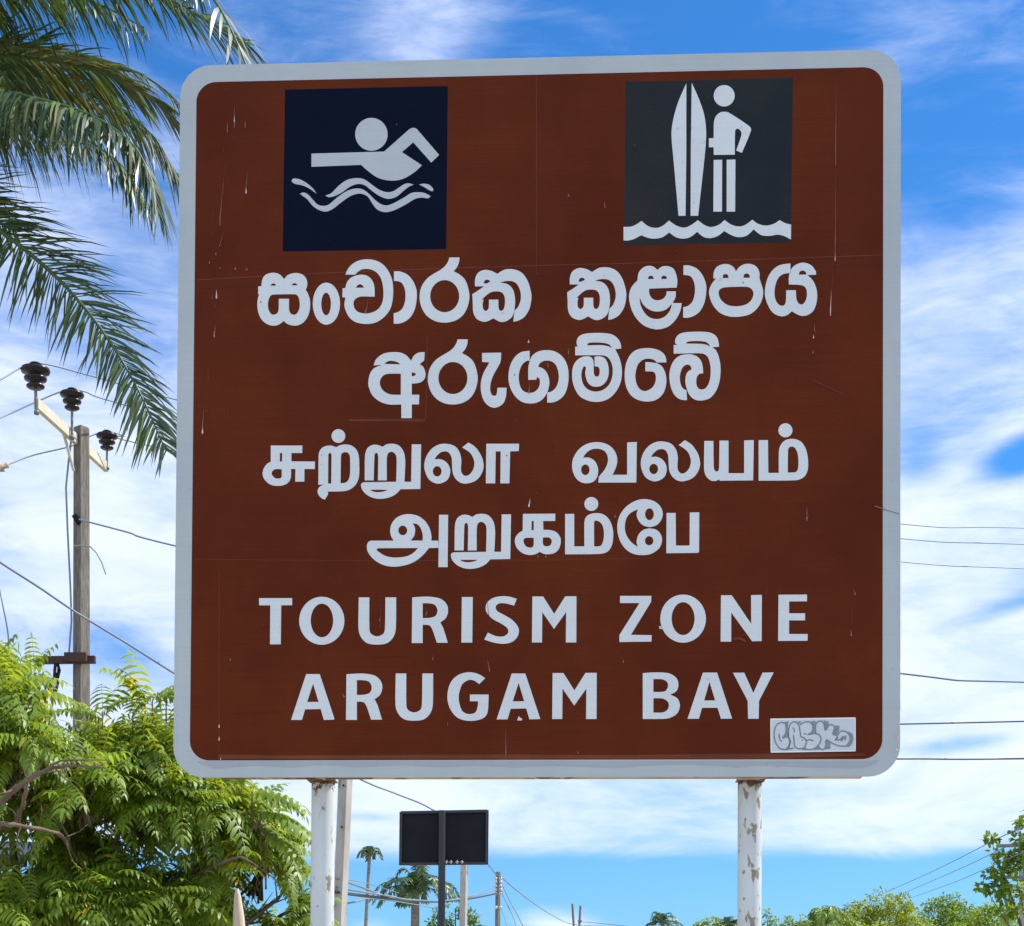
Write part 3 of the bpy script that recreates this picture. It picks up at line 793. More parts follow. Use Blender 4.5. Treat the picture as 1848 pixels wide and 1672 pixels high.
# dents, drips and chips where the film has gone
DR = [  # x, y top, y bottom, width, kind (0 plain 1 bright 2 faint), x shift
    (423.5, 188, 233, 1.6, 0, 0), (423.3, 208, 222, 2.6, 1, 0), (410.5, 220, 241, 2.4, 0, 0), (442.8, 216, 232, 2.4, 0, 0), (423, 247, 252, 2.2, 2, 0), (403.7, 266, 274, 2.0, 2, 0),
    (406, 288, 352, 1.8, 2, -3), (402.5, 330, 409, 1.8, 0, -5), (447.5, 307, 350, 1.7, 0, -3.6), (444.3, 338, 350.5, 3.6, 1, 0), (384.3, 374, 393, 1.8, 2, 0), (384.5, 417, 426, 2.4, 2, 0), (405, 415, 445, 3.0, 2, -7), (399, 436, 446, 2.5, 0, -2),
    (390, 455, 462, 2.8, 0, 0), (378.5, 471, 477, 3, 0, 0), (398, 482, 487, 6, 2, 0), (425, 482, 488, 5, 0, 0), (445.5, 484, 489, 5, 0, 0), (391, 524, 540, 3.6, 1, 0), (383, 530, 542, 4, 2, 0), (388, 545, 556, 2.4, 2, 0),
    (389, 585, 612, 3.0, 0, -2), (387, 598, 609, 4, 1, 0), (376, 655, 688, 2, 2, 0), (369, 730, 776, 1.8, 0, -3), (365.8, 770, 784, 4.0, 1, 0), (374, 737, 745, 2.6, 2, 0), (410, 715, 760, 1.4, 2, 2),
    (396, 1294, 1299, 2, 2, 0), (395.8, 1307, 1314, 3, 1, 0), (395.8, 1329, 1337, 2.8, 1, 0), (398.5, 1367, 1372.5, 2, 1, 0), (416, 1188, 1193, 2.4, 0, 0),
    (1508.5, 152, 300, 1.6, 0, -0.5), (1508, 300, 470, 1.3, 0, -1), (1504, 470, 530, 1.4, 2, -3), (1500, 523, 571, 2.0, 1, -1.5), (1507, 452, 472, 2.4, 1, 0), (1512, 470, 500, 1.2, 2, 0),
    (1470, 585, 600, 2.2, 0, 0), (1468, 604, 612, 2.2, 1, 0), (1467, 632, 640, 2.4, 0, 0), (1466, 660, 667, 2, 2, 0),
    (1090, 362, 377, 2.6, 0, 2), (1026, 350, 356, 3.5, 0, 0), (957, 900, 916, 3.6, 1, -2.4), (1110, 928, 935, 4, 0, 0), (971, 1002, 1007, 3.6, 0, 0), (985, 1002, 1007, 3.4, 0, 0), (907, 1011, 1016, 2.6, 2, 0),
    (1456, 914, 941, 3.6, 0, 0), (1457, 925, 934, 5.5, 2, 0), (954, 614, 620, 4, 1, 0), (957, 690, 712, 2.4, 0, -2.6), (1026, 628, 640, 2.6, 0, 0), (1026, 644, 648, 2.4, 2, 0), (989, 653, 664, 2.4, 0, 0),
    (665, 536, 568, 1.8, 0, -4), (661, 556, 566, 4, 0, -1), (687, 1068, 1134, 2.2, 2, 0), (687, 1112, 1122, 2.4, 0, -2), (772, 1100, 1112, 3, 0, -3), (878, 1065, 1130, 1.4, 2, 5), (783, 1182, 1192, 2.2, 0, -2), (880, 1190, 1214, 2.6, 0, 3.5), (723, 1143, 1147, 2, 2, 0),
    (618, 1251, 1259, 3.6, 0, 3), (913, 1310, 1367, 2.0, 0, 0), (808, 1303, 1309, 2, 0, 0), (838, 1257, 1262, 2.6, 2, 0), (1126, 1190, 1197, 2.6, 0, -1.5), (1383, 1050, 1081, 1.6, 2, 0), (1540, 1062, 1075, 3, 0, 3), (1536, 1136, 1149, 3, 0, 0), (1537, 1080, 1130, 1.2, 2, 0),
    (1014, 1200, 1216, 1.2, 2, 0), (1043, 1280, 1290, 2, 2, 0), (1043, 1355, 1361, 2, 0, 0), (698, 250, 256, 0, 0, 0)]
sc = MB()
for x, y0, y1, w_, kd, dx in DR:
    if w_ <= 0: continue
    h = y1 - y0
    w_ *= .8
    pl = [(x, y0), (x + w_ * .28 + dx * .5, y0 + h * .5), (x + w_ * .5 + dx, y0 + h * .82), (x + w_ * .3 + dx, y1), (x - w_ * .3 + dx, y1), (x - w_ * .5 + dx, y0 + h * .82), (x - w_ * .28 + dx * .5, y0 + h * .5)]
    fill([(True, pl)], 0.0028, sc, loc, kd)
for pts, w_, kd in (([(1466, 687), (1485, 696), (1520, 712)], 1.3, 2), ([(1578, 914), (1590, 918), (1598, 921)], 1.5, 0), ([(1598, 921), (1612, 925), (1622, 928)], 0.8, 2), ([(1323, 1154), (1335, 1153), (1345, 1158)], 4.0, 2)):
    fill(ribbon(pts, w_), 0.0028, sc, loc, kd)
for pl in ([(933.5, 1301), (936, 1293), (939, 1296), (942.5, 1298), (942, 1301)], [(1189, 1131), (1193, 1131), (1195, 1136), (1190, 1136)]):
    fill([(True, pl)], 0.0028, sc, loc, 1)
for k in range(70):
    x, y = rng.uniform(365, 1580), rng.uniform(140, 1360)
    s_ = rng.uniform(.5, 1.2)
    fill([(True, [(x - s_, y), (x, y - s_ * 1.4), (x + s_, y), (x, y + s_ * 2)])], 0.0028, sc, loc, 2)
sc.build('scratches', [SCRATCH, SCRATCH_B, SCRATCH_F], sign)['kind'] = 'stuff'

# frayed film at the lower right corner
fr = MB()
for pl in ([(1621.5, 1330), (1616.5, 1329), (1619, 1336), (1622.8, 1333), (1623.4, 1322)], [(1614.8, 1354), (1618, 1351), (1622, 1352.5), (1621, 1356.5), (1616, 1355.5)], [(1622.6, 1285), (1624.2, 1285), (1624.2, 1316), (1622.2, 1316)], [(1624.2, 930), (1625.0, 930), (1624.9, 1285), (1623.3, 1285)]):
    fill([(True, pl)], 0.0012, fr, loc)
fr.build('frayed_film', SCRATCH_B, sign)

# angle iron frame behind the panel and two pipe posts
FRAME = rusty_metal('frame_steel', (0.55, 0.47, 0.36), (0.36, 0.25, 0.16), (0.12, 0.055, 0.025), thr=0.55, scale=9.0, rough=0.7, stretch=(1, 1, 1))
fm = MB()
fz0 = loc((900, 1406.5))[1] + 0.0095
fx0, fx1 = loc((392, 1403))[0], loc((1559, 1403))[0]
hx = SX / 2 - 0.035
fm.box(((fx0 + fx1) / 2, 0.0345, fz0 + .003), (fx1 - fx0, 0.060, 0.006))
fm.box(((fx0 + fx1) / 2, 0.0075, fz0 + .031), (fx1 - fx0, 0.006, 0.050))
fm.box((0, 0.0345, LB + SZ / 2 - 0.04), (2 * hx - .2, 0.060, 0.006))
for s_ in (-1, 1):
    fm.box((s_ * (SX / 2 - 0.05), 0.0345, LB), (0.006, 0.060, SZ - 0.26))
fm.box((0, 0.0345, LB - 0.35), (2 * hx - .2, 0.05, 0.005))
fm.box((0, 0.0345, LB + 0.4), (2 * hx - .2, 0.05, 0.005))
fm.build('back_frame', FRAME, sign)
pr = 0.0375
for px_, sd in ((581.5, 0), (1351.0, 1)):
    u = loc((px_, 1403))[0]
    pk = MB()
    top = LB - SZ / 2 + (0.0 if True else 0)
    cy_ = 0.066 + pr
    # measured pixel column holds at the post's own depth
    k_ = (5.0 + cy_) / 5.0
    u = u * k_ + (k_ - 1) * 0.0
    pk.tube([(u, cy_, -0.6), (u, cy_, 0.6), (u, cy_, 1.5), (u, cy_, LB + SZ / 2 - 0.06)], pr, 28)
    PM = rusty_metal('post_paint', (0.58, 0.60, 0.60), (0.50, 0.52, 0.52), (0.19, 0.16, 0.125), top=LB - SZ / 2 - 0.022, thr=0.655 if sd == 0 else 0.578, scale=34.0 if sd == 0 else 40.0)
    po = pk.build('post', PM, sign)
    po['label'] = 'white pipe post with heavily flaked paint' if sd else 'white pipe post with a few chips'
    cp = MB()
    cp.box((u, 0.075, fz0 - 0.0015), (0.088, 0.095, 0.003))
    cp.build('post_bracket', FRAME, sign)
# ------------------------------------------------------------------ materials of the background
WOODPOLE = noisy('weathered_pole', (0.225, 0.20, 0.17), (0.115, 0.10, 0.085), 6.0, 0.85, 0.2, 0.5, (6, 6, 0.7), c3=(0.10, 0.085, 0.07), thr=0.60, scale3=9.0)
CONC = noisy('concrete_pole', (0.45, 0.42, 0.38), (0.33, 0.30, 0.275), 3.0, 0.9, 0.2, 0.35, (2, 2, 0.6), c3=(0.19, 0.175, 0.165), thr=0.61, scale3=6.0)
ARMWOOD = noisy('cream_timber', (0.60, 0.56, 0.44), (0.46, 0.43, 0.33), 4.0, 0.7, 0.3, 0.2)
CERAM = noisy('brown_ceramic', (0.012, 0.008, 0.009), (0.020, 0.012, 0.012), 8.0, 0.3, 0.3)
WHITECER = noisy('white_ceramic', (0.62, 0.60, 0.57), (0.5, 0.48, 0.46), 8.0, 0.3, 0.5)
STEEL = noisy('dull_steel', (0.20, 0.20, 0.21), (0.13, 0.13, 0.135), 9.0, 0.5, 0.4)
RUSTST = noisy('brown_steel', (0.075, 0.040, 0.028), (0.045, 0.025, 0.02), 7.0, 0.75, 0.3, c3=(0.19, 0.09, 0.04), thr=0.6, scale3=5.0)
BLACKST = noisy('black_paint', (0.008, 0.008, 0.011), (0.012, 0.012, 0.016), 4.0, 0.6, 0.15)
BLACKPIPE = noisy('black_pipe', (0.022, 0.023, 0.027), (0.03, 0.03, 0.034), 4.0, 0.4, 0.4)
CABLE = noisy('cable', (0.20, 0.25, 0.30), (0.16, 0.20, 0.24), 1.0, 0.5, 0.4)
CABLE_D = noisy('dark_cable', (0.035, 0.04, 0.047), (0.045, 0.05, 0.056), 1.0, 0.55, 0.3)
BARK = noisy('brown_bark', (0.19, 0.14, 0.105), (0.11, 0.08, 0.06), 9.0, 0.9, 0.15, 0.5, (1, 1, .5))
PALEWOOD = noisy('bleached_wood', (0.62, 0.53, 0.42), (0.47, 0.37, 0.27), 4.0, 0.85, 0.15, 0.3, (3, 3, .5))
PALMBARK = noisy('palm_bark', (0.27, 0.235, 0.19), (0.17, 0.145, 0.115), 3.0, 0.9, 0.15, 0.5, (1, 1, 6))
LEAF_N = leafy('neem_leaf', (0.26, 0.36, 0.035), (0.155, 0.250, 0.030), 0.44, 0.42, 0.36, (0.38, 0.46, 0.03))
LEAF_P = leafy('palm_leaf', (0.09, 0.125, 0.03), (0.046, 0.082, 0.032), 0.19, 0.42, 0.36, (0.09, 0.135, 0.025))
LEAF_F = leafy('bush_leaf', (0.17, 0.24, 0.03), (0.12, 0.19, 0.03), 0.42, 0.5, 0.3, (0.34, 0.42, 0.035))
ROOFM = noisy('painted_sheet', (0.035, 0.045, 0.062), (0.045, 0.055, 0.07), 2.0, 0.6, 0.3)


def G(z, *p):
    return Vector((p[0], p[1], z))


# ------------------------------------------------------------------ utility pole with crossarm
YP = 19.0
pb = at(147, 790, YP)
pole = empty('utility_pole', (pb.x, YP, 0))
tag(pole, 'weathered square utility pole with cream crossarm and three dark brown insulators', 'utility pole')
o0 = Vector((pb.x, YP, 0))
toL = lambda v: Vector(v) - o0
k = MB()
topz = at(147, 771, YP).z
s0, s1 = 0.152, 0.128
Rz = Matrix.Rotation(math.radians(-35), 3, 'Z')
vv = []
levels = [(-0.8, s0 * 1.05), (2.0, s0), (5.0, (s0 + s1) / 2), (topz - .02, s1), (topz, s1 - .016)]
for z, s_ in levels:
    for x, y in ((-1, -1), (1, -1), (1, 1), (-1, 1)):
        q = Rz @ Vector((x * s_ / 2, y * s_ / 2, 0))
        vv.append((q.x, q.y, z))
fs = [tuple(range((len(levels) - 1) * 4, len(levels) * 4))]
for i in range(len(levels) - 1):
    for j in range(4):
        fs.append((i * 4 + j, i * 4 + (j + 1) % 4, i * 4 + 4 + (j + 1) % 4, i * 4 + 4 + j))
k.add(vv, fs)
k.build('pole', WOODPOLE, pole)
zc = at(147, 796, YP).z
armL = Vector((at(66, 730, 17.8).x, 17.8, zc)); armR = Vector((at(193, 840, 19.95).x, 19.95, zc))
off = Vector((-0.005, 0.0, 0))
k = MB()
d_ = (armR - armL).normalized()
k.bar(toL(armL) + off, toL(armR) + off, 0.055, 0.112)
k.build('crossarm', ARMWOOD, pole)
k = MB()
k.tube([toL(at(110, 766, 18.6)), toL(at(121, 805, 18.8)), toL(at(133, 850, 18.9))], 0.018, 6)
k.build('brace', ARMWOOD, pole)


def insulator(base, tip, r, parent, name='insulator'):
    """three-shed pin insulator; base is the pin foot, tip the crown of the insulator"""
    base, tip = Vector(base), Vector(tip)
    h = r * 1.75
    k = MB()
    z0 = tip.z - h
    c = Vector((tip.x, tip.y, 0))
    prof = [(0.0, 0), (.42, 0), (.60, .06), (.62, .12), (.40, .2), (.40, .27), (.74, .34), (.78, .42), (.50, .5), (.50, .56), (.95, .64), (1.0, .72), (.93, .80), (.62, .86), (.34, .885), (.34, .93), (.42, .96), (.36, 1.0), (0.0, 1.0)]
    k.lathe(c + Vector((0, 0, z0)), [(a * r, b * h) for a, b in prof], 20)
    o = k.build(name, CERAM, parent)
    p = MB()
    p.tube([base, Vector((tip.x, tip.y, z0 + .01))], max(0.011, r * .11), 8)
    p.lathe(base, [(0, -.02), (.03, -.02), (.03, .02), (0, .02)], 8)
    p.build('pin', STEEL, o)
    return o


i1 = (toL(at(66, 745, 17.8)), toL(at(62, 656, 17.8)))
insulator(i1[0] , Vector((i1[0].x - .012, i1[0].y, i1[1].z)), 0.162, pole)
i2 = (toL(at(130, 790, 18.7)), toL(at(130, 702, 18.7)))
insulator(i2[0], i2[1], 0.140, pole)
i3 = (toL(at(193, 845, 19.9)), toL(at(193, 778, 19.9)))
insulator(i3[0], i3[1], 0.132, pole)
k = MB()
bz = at(147, 1190, YP).z
k.bar(toL(at(66, 1192, YP - .12)), toL(at(172, 1191, YP - .12)), 0.07, 0.085)
k.bar(toL(at(118, 1187, YP - .17)), toL(at(157, 1187, YP - .17)), 0.12, 0.10)
k.build('bracket', RUSTST, pole)
k = MB()
k.tube([toL(at(102, 1198, YP - .15)), toL(at(103, 1210, YP - .15)), toL(at(101, 1224, YP - .15))], [.03, .045, .036], 10)
k.bar(toL(at(100, 1226, YP - .15)), toL(at(93, 1254, YP - .15)), .09, .085)
k.tube([toL(at(97, 1254, YP - .15)), toL(at(100, 1272, YP - .15))], [.016, .006], 6)
k.build('fuse_holder', BLACKST, pole)
for a, b in ((1204, 1214), (1232, 1250)):
    k = MB()
    k.tube([toL(at(103 if a < 1220 else 97, a, YP - .205)), toL(at(102 if a < 1220 else 94, b, YP - .205))], .007, 6)
    k.build('ceramic_mark', WHITECER, pole)
k = MB()
k.tube([toL(at(*q, YP - .1)) for q in ((130, 782), (124, 830), (119, 880), (122, 960), (127, 1060), (129, 1120), (124, 1185))], .011, 6)
k.build('down_lead', CABLE, pole)
k = MB()
k.tube([toL(at(*q, YP - .12)) for q in ((133, 986), (148, 985), (163, 987), (174, 998), (184, 1016), (191, 1037))], .009, 6)
k.build('tie_wire', CABLE, pole)
k = MB()
k.bar(toL(at(134, 930, YP - .1)), toL(at(143, 945, YP - .1)), .05, .06)
k.build('cable_clamp', BLACKST, pole)

# ------------------------------------------------------------------ leaning concrete pole behind the sign
YC = 14.0
cb = at(615, 1672, YC)
slope = (625.0 - 614.5) / (1408 - 1672)
zt = at(0, 1150, YC).z


def cpole(name, label, Y, pxa, pya, pxb, pyb, wa, wb, ztop, rot, m_, group=None, lit=None):
    """tapered square pole through two photo points, sunk in the ground"""
    A, B = at(pxa, pya, Y), at(pxb, pyb, Y)
    d = (B - A) / (B.z - A.z)
    base = A - d * A.z
    o = empty(name, (base.x, base.y, 0))
    tag(o, label, 'utility pole', group)
    R = Matrix.Rotation(math.radians(rot), 3, 'Z')
    k = MB()
    vv, fs = [], []
    c, s_ = abs(math.cos(math.radians(rot))), abs(math.sin(math.radians(rot)))
    # a smaller side face makes the narrow strip
    lv = [-.6, ztop * .3, ztop * .6, ztop]
    for z in lv:
        py_ = CY - (z - EYE) * F / Y
        t = (py_ - pya) / (pyb - pya) if pyb != pya else 0
        w = (wa + (wb - wa) * t) / F * Y / (c + s_)
        for x, y in ((-1, -1), (1, -1), (1, 1), (-1, 1)):
            q = R @ Vector((x * w / 2, y * w / 2, 0))
            p = d * z
            vv.append((q.x + p.x, q.y + p.y, z))
    fs = [(12, 13, 14, 15)] + [(i * 4 + j, i * 4 + (j + 1) % 4, i * 4 + 4 + (j + 1) % 4, i * 4 + 4 + j) for i in range(3) for j in range(4)]
    k.add(vv, fs)
    k.build('pole', m_, o)
    return o, Vector((base.x, base.y, 0))


cpo, cbase = cpole('concrete_pole', 'pale leaning concrete pole rising behind the chipped white sign post', YC, 612.5, 1672, 623.5, 1408, 24, 25, zt, -27, CONC)
for y in (1418, 1493, 1611):
    k = MB()
    x = 612.5 + (1672 - y) / 264 * 11 - 3
    p = at(x, y, YC - .065) - cbase
    k.lathe(p, [(0, -.004), (.009, -.004), (.009, .02), (0, .02)], 8, Matrix.Rotation(math.radians(90), 3, 'X'))
    k.build('bolt_hole', BLACKST, cpo)

# ------------------------------------------------------------------ black notice board seen from behind
YB = 18.0
nb = at(796.5, 1510, YB)
board = empty('notice_board', (nb.x, YB, 0))
tag(board, 'black rectangular board on one dark pipe, seen from the back below the sign', 'board')
b0_ = Vector((nb.x, YB, 0))
k = MB()
c4 = [at(721, 1465.5, YB) - b0_, at(882, 1462.5, YB + .1) - b0_, at(881, 1560.5, YB + .1) - b0_, at(720, 1561.5, YB) - b0_]
bk = [q + Vector((0, .035, 0)) for q in c4]
k.add(c4 + bk, [(3, 2, 1, 0), (4, 5, 6, 7)] + [(i, (i + 1) % 4, 4 + (i + 1) % 4, 4 + i) for i in range(4)])
k.build('board_panel', BLACKST, board)
k = MB()
cc = sum(c4, Vector()) / 4
for i in range(4):
    a, b = c4[i], c4[(i + 1) % 4]
    a2, b2 = a + (cc - a).normalized() * .02 + Vector((0, -.012, 0)), b + (cc - b).normalized() * .02 + Vector((0, -.012, 0))
    k.bar(a2, b2, .03, .03, up=(0, 1, 0))
k.build('board_frame', BLACKPIPE, board)
k = MB()
k.tube([Vector((0, -.05, -.5)), Vector((0, -.05, 1.5)), Vector((0.01, -.05, at(0, 1464, YB).z))], .041, 14)
k.build('board_post', BLACKPIPE, board)
for px_ in (796, 806, 814, 825, 834):
    k = MB()
    k.tube([at(px_, 1553, YB - .08) - b0_, at(px_, 1559, YB - .08) - b0_], .006, 6)
    k.tube([at(px_ - 3, 1556, YB - .08) - b0_, at(px_ + 3, 1556, YB - .08) - b0_], .004, 6)
    k.build('clip', WHITECER, board)

# ------------------------------------------------------------------ poles further off
cp2, _ = cpole('concrete_pole', 'light concrete pole standing just right of the dark pipe of the board', 24.0, 836, 1672, 838, 1560, 14, 13.5, at(0, 1530, 24).z, -20, CONC)
p3, b3 = cpole('utility_pole', 'grey pole with white insulators and cables fanning out, right of the black board', 35.0, 898, 1672, 899, 1575, 9.5, 8.5, at(0, 1574, 35).z, -35, WOODPOLE)
for y in (1586, 1592, 1599, 1606, 1613, 1638):
    for dx in (-4, 4.5):
        p = at(899 + dx, y, 34.9) - b3
        k = MB()
        k.lathe(p, [(0, -.03), (.028, -.03), (.036, 0), (.028, .03), (0, .03)], 8)
        k.build('insulator', WHITECER, p3)
k = MB()
k.bar(at(896, 1577, 34.9) - b3, at(905, 1613, 34.9) - b3, .02, .03)
k.build('rack_bar', STEEL, p3)
p4, b4 = cpole('utility_pole', 'thin far pole, left one of the distant pair against a white cloud', 62.0, 1036, 1680, 1033, 1632, 4.5, 4.0, at(0, 1631.5, 62).z, -35, WOODPOLE)
p5, b5 = cpole('utility_pole', 'thin far pole, right one of the distant pair, with a small crossarm', 64.0, 1045, 1680, 1047.5, 1636, 4.5, 4.0, at(0, 1635, 64).z, -35, WOODPOLE)
k = MB()
k.bar(at(1043, 1663, 63.9) - b5, at(1050, 1663, 63.9) - b5, .08, .09)
k.build('crossarm', STEEL, p5)

# right edge pole with two crossarms
YR = 26.0
p6, b6 = cpole('utility_pole', 'concrete pole with two steel crossarms at the right edge among sparse leaves', YR, 1845.5, 1672, 1843.5, 1515, 13.5, 12, at(0, 1505, YR).z, -15, CONC)
for y, x0, x1, ins in ((1527, 1801, 1900, 1801), (1584, 1793, 1900, 1794)):
    k = MB()
    k.bar(at(x0, y, YR - .1) - b6, at(x1, y - 1, YR - .1) - b6, .05, .05)
    k.build('crossarm', STEEL, p6)
    a = at(ins + 1, y, YR - .1) - b6
    insulator(a, a + Vector((0, 0, .135 if y < 1550 else .15)), .058 if y < 1550 else .04, p6)
for j, (x, y) in enumerate(((1826, 1601), (1832, 1609), (1838, 1598), (1843, 1612), (1836, 1621))):
    k = MB()
    k.tube([at(x + 3 * math.sin(a), y + a * 3.2 - 6, YR - .16 - .02 * j) - b6 for a in np.linspace(0, 4.5, 9)], .010, 6)
    k.build('pale_coil', WHITECER, p6)

# ------------------------------------------------------------------ overhead cables, one object each


def wire(label, pts, r=0.009, m_=CABLE, sag=None, group='overhead cables'):
    """pts: (photo x, photo y, depth)"""
    P = [np.array(at(*q)) for q in pts]
    it = []
    n = len(P)
    for i in range(n - 1):
        a, b = P[i], P[i + 1]
        pm = P[i - 1] if i else a - (b - a)
        pp = P[i + 2] if i + 2 < n else b + (b - a)
        for q in range(8):
            t = q / 8
            it.append(0.5 * ((2 * a) + (b - pm) * t + (2 * pm - 5 * a + 4 * b - pp) * t * t + (3 * a - pm - 3 * b + pp) * t ** 3))
    it.append(P[-1])
    o = np.array(it[0])
    k = MB()
    k.tube([q - o for q in it], r, 6)
    ob = k.build('overhead_cable', m_)
    ob.location = Vector(o)
    tag(ob, label, 'cable', group)
    return ob


wire('thin cable over the highest left insulator, emerging as top line right of the sign', [(-500, 880, 13.5), (-60, 716, 16.9), (0, 686, 17.4), (38, 664, 17.75), (62, 657, 17.8), (90, 659, 18.0), (170, 680, 18.6), (420, 745, 20.5), (1000, 860, 24.0), (1627, 946, 28.0), (1900, 955, 30), (2700, 985, 38)])
wire('thin cable over the middle insulator beside the pole top, emerging second right of the sign', [(-500, 960, 14), (-60, 781, 17.3), (0, 755, 18), (60, 728, 18.4), (105, 709, 18.6), (130, 703.5, 18.7), (155, 708, 18.9), (200, 724, 19.3), (420, 782, 21), (1000, 900, 24.5), (1627, 972.5, 28.3), (1900, 985, 30), (2700, 1020, 38)])
wire('thin cable passing the lowest insulator behind palm tips, third line right of the sign', [(14, 839, 19.0), (60, 822, 19.3), (130, 805, 19.5), (162, 788, 19.75), (192, 779, 19.9), (222, 786, 20.1), (300, 811, 20.6), (1000, 945, 25), (1627, 1014.5, 28.5), (1900, 1029, 30), (2700, 1066, 38)])
wire('cable clamped halfway up the left pole and running behind the sign', [(143, 938, 18.85), (230, 961, 18.5), (318, 986, 18.2), (900, 1120, 17.5), (1627, 1216, 17.5), (1900, 1233, 17.8), (3000, 1262, 20)], .010)
wire('thick cable slanting down across the lower left pole', [(-500, 730, 14.5), (-60, 972, 16.6), (0, 1015, 16.8), (70, 1060, 17.0), (138, 1106, 17.2), (230, 1162, 17.5), (320, 1219, 18), (500, 1330, 20), (655, 1409, 22), (715, 1433, 23.2), (776, 1459, 24.6), (830, 1499, 27.5), (897, 1581, 34.9)], .0125)
wire('dark cable level with the sticker, leaving the sign to the right', [(626, 1330, 14), (1100, 1316, 15.5), (1627, 1307, 17), (1900, 1301, 18), (3000, 1276, 20)], .0095, CABLE_D)
wire('dark cable at the lower right rounded corner of the sign', [(624, 1385, 14), (1100, 1374, 15.5), (1618, 1370, 17), (1900, 1369, 18), (3000, 1352, 20)], .0095, CABLE_D)
wire('upper cable sagging from the leaning pole to the insulator pole', [(606, 1585, 13.9), (640, 1597, 15), (690, 1615, 18), (722, 1624, 21), (790, 1628, 27), (850, 1617, 31), (896, 1598, 34.8)], .011)
wire('middle cable sagging from the leaning pole to the insulator pole', [(604, 1601, 13.9), (650, 1609, 15.5), (700, 1617, 18.5), (740, 1624, 22), (800, 1626, 27.5), (850, 1619, 31), (896, 1606, 34.8)], .011)
wire('thickest dark cable sagging lowest from the leaning pole to the insulator pole', [(604, 1610, 13.9), (625, 1613, 14.5), (680, 1620, 17.5), (740, 1626, 22), (800, 1627.5, 27.5), (850, 1622, 31), (896, 1613, 34.8)], .016, CABLE_D)
wire('slack cable rising from low on the leaning pole towards the thin palm', [(602, 1633, 13.9), (625, 1631, 15), (650, 1626, 17), (668, 1622, 20), (720, 1628, 24), (790, 1640, 30)], .009)
wire('faint cable between the leaning pole and the thin palm crown', [(606, 1585, 13.9), (640, 1590, 18), (668, 1596, 24), (720, 1612, 30)], .006)
wire('upper cable running from the insulator pole down towards the far pair of poles', [(903, 1582, 34.8), (930, 1605, 38), (965, 1632, 46), (1000, 1654, 54), (1033, 1668, 61.8), (1100, 1673, 63)], .013)
wire('steep stay cable nearest the insulator pole', [(903, 1604, 34.8), (914, 1630, 34), (925, 1652, 33), (934, 1680, 32)], .011)
wire('second stay cable dropping right of the insulator pole', [(904, 1592, 34.8), (918, 1622, 34), (932, 1648, 33), (948, 1680, 32)], .011)
wire('thin third stay cable dropping right of the insulator pole', [(904, 1640, 34.8), (910, 1655, 34), (918, 1680, 33)], .008)
wire('short cable between the light concrete pole and the insulator pole', [(843, 1650, 24), (868, 1651, 28), (896, 1640, 34.8)], .008)
wire('thin distant cable along the bottom between far poles', [(1048, 1664, 63.8), (1085, 1667, 60), (1140, 1673, 55)], .012)
for j, (a, b, nm) in enumerate((((1802, 1513, YR - .1), (1574, 1622, 60), 'highest'), ((1840, 1516, YR - .1), (1622, 1616, 60), 'middle'), ((1795, 1561, YR - .1), (1640, 1622, 60), 'lowest'))):
    mid = ((a[0] + b[0]) / 2, (a[1] + b[1]) / 2 + 3, (a[2] + b[2]) / 2)
    wire('%s of three faint cables slanting down from the right edge pole to the trees' % nm, [(a[0] + 60, a[1] - 26, a[2] - 4), a, mid, b], .009 if j < 2 else .008)
wire('thin loose cable at the far left edge above the leafy tree', [(-8, 1030, 15), (0, 1068, 15), (6, 1098, 15), (12, 1128, 15.1), (15, 1152, 15.2), (16, 1200, 15.3)], .007)
k = MB()
si = at(4, 843, 18.9)
k.tube([Vector((-.16, 0, -.07)), Vector((-.06, 0, -.03)), Vector((-.055, 0, -.03)), Vector((0, 0, 0)), Vector((.005, 0, .002)), Vector((.06, 0, .028)), Vector((.075, 0, .035))], [.03, .06, .035, .06, .03, .042, .012], 12)
o = k.build('strain_insulator', PALEWOOD)
o.location = si
tag(o, 'beige strain insulator on the cable at the far left edge', 'insulator')


# ------------------------------------------------------------------ foliage tools
def blade(mb, base, d, length, width, droop, normal, color, segs=3, fold=0.0, curl=0.0, mi=0):
    """a narrow leaf: strip that bends towards the ground"""
    p = Vector(base); d = Vector(d).normalized()
    pts, ws = [p.copy()], []
    side0 = d.cross(normal)
    if side0.length < 1e-3: side0 = d.cross(Vector((1, 0.2, 0)))
    side0.normalize()
    sides = [side0]
    st = length / segs
    for i in range(segs):
        d = (d + Vector((0, 0, -1)) * droop / segs + side0 * curl / segs).normalized()
        p = p + d * st
        pts.append(p.copy())
        s_ = side0 - d * side0.dot(d)
        sides.append(s_.normalized() if s_.length > 1e-3 else side0)
    prof = [0.45, 1.0, 0.78, 0.0] if segs == 3 else [0.5, 1.0, 0.9, 0.6, 0.0]
    vv = []
    for q, s_, w in zip(pts, sides, prof):
        vv.append(q - s_ * (w * width / 2)); vv.append(q + s_ * (w * width / 2))
    vv[-2] = pts[-1]
    vv.pop()
    fs = [(2 * i, 2 * i + 1, 2 * i + 3, 2 * i + 2) for i in range(segs - 1)]
    i = segs - 1
    fs.append((2 * i, 2 * i + 1, 2 * i + 2))
    mb.add(vv, fs, color, mi, True)


def rdir(r):
    while True:
        v = Vector((r.uniform(-1, 1), r.uniform(-1, 1), r.uniform(-1, 1)))
        if 0.05 < v.length < 1: return v.normalized()


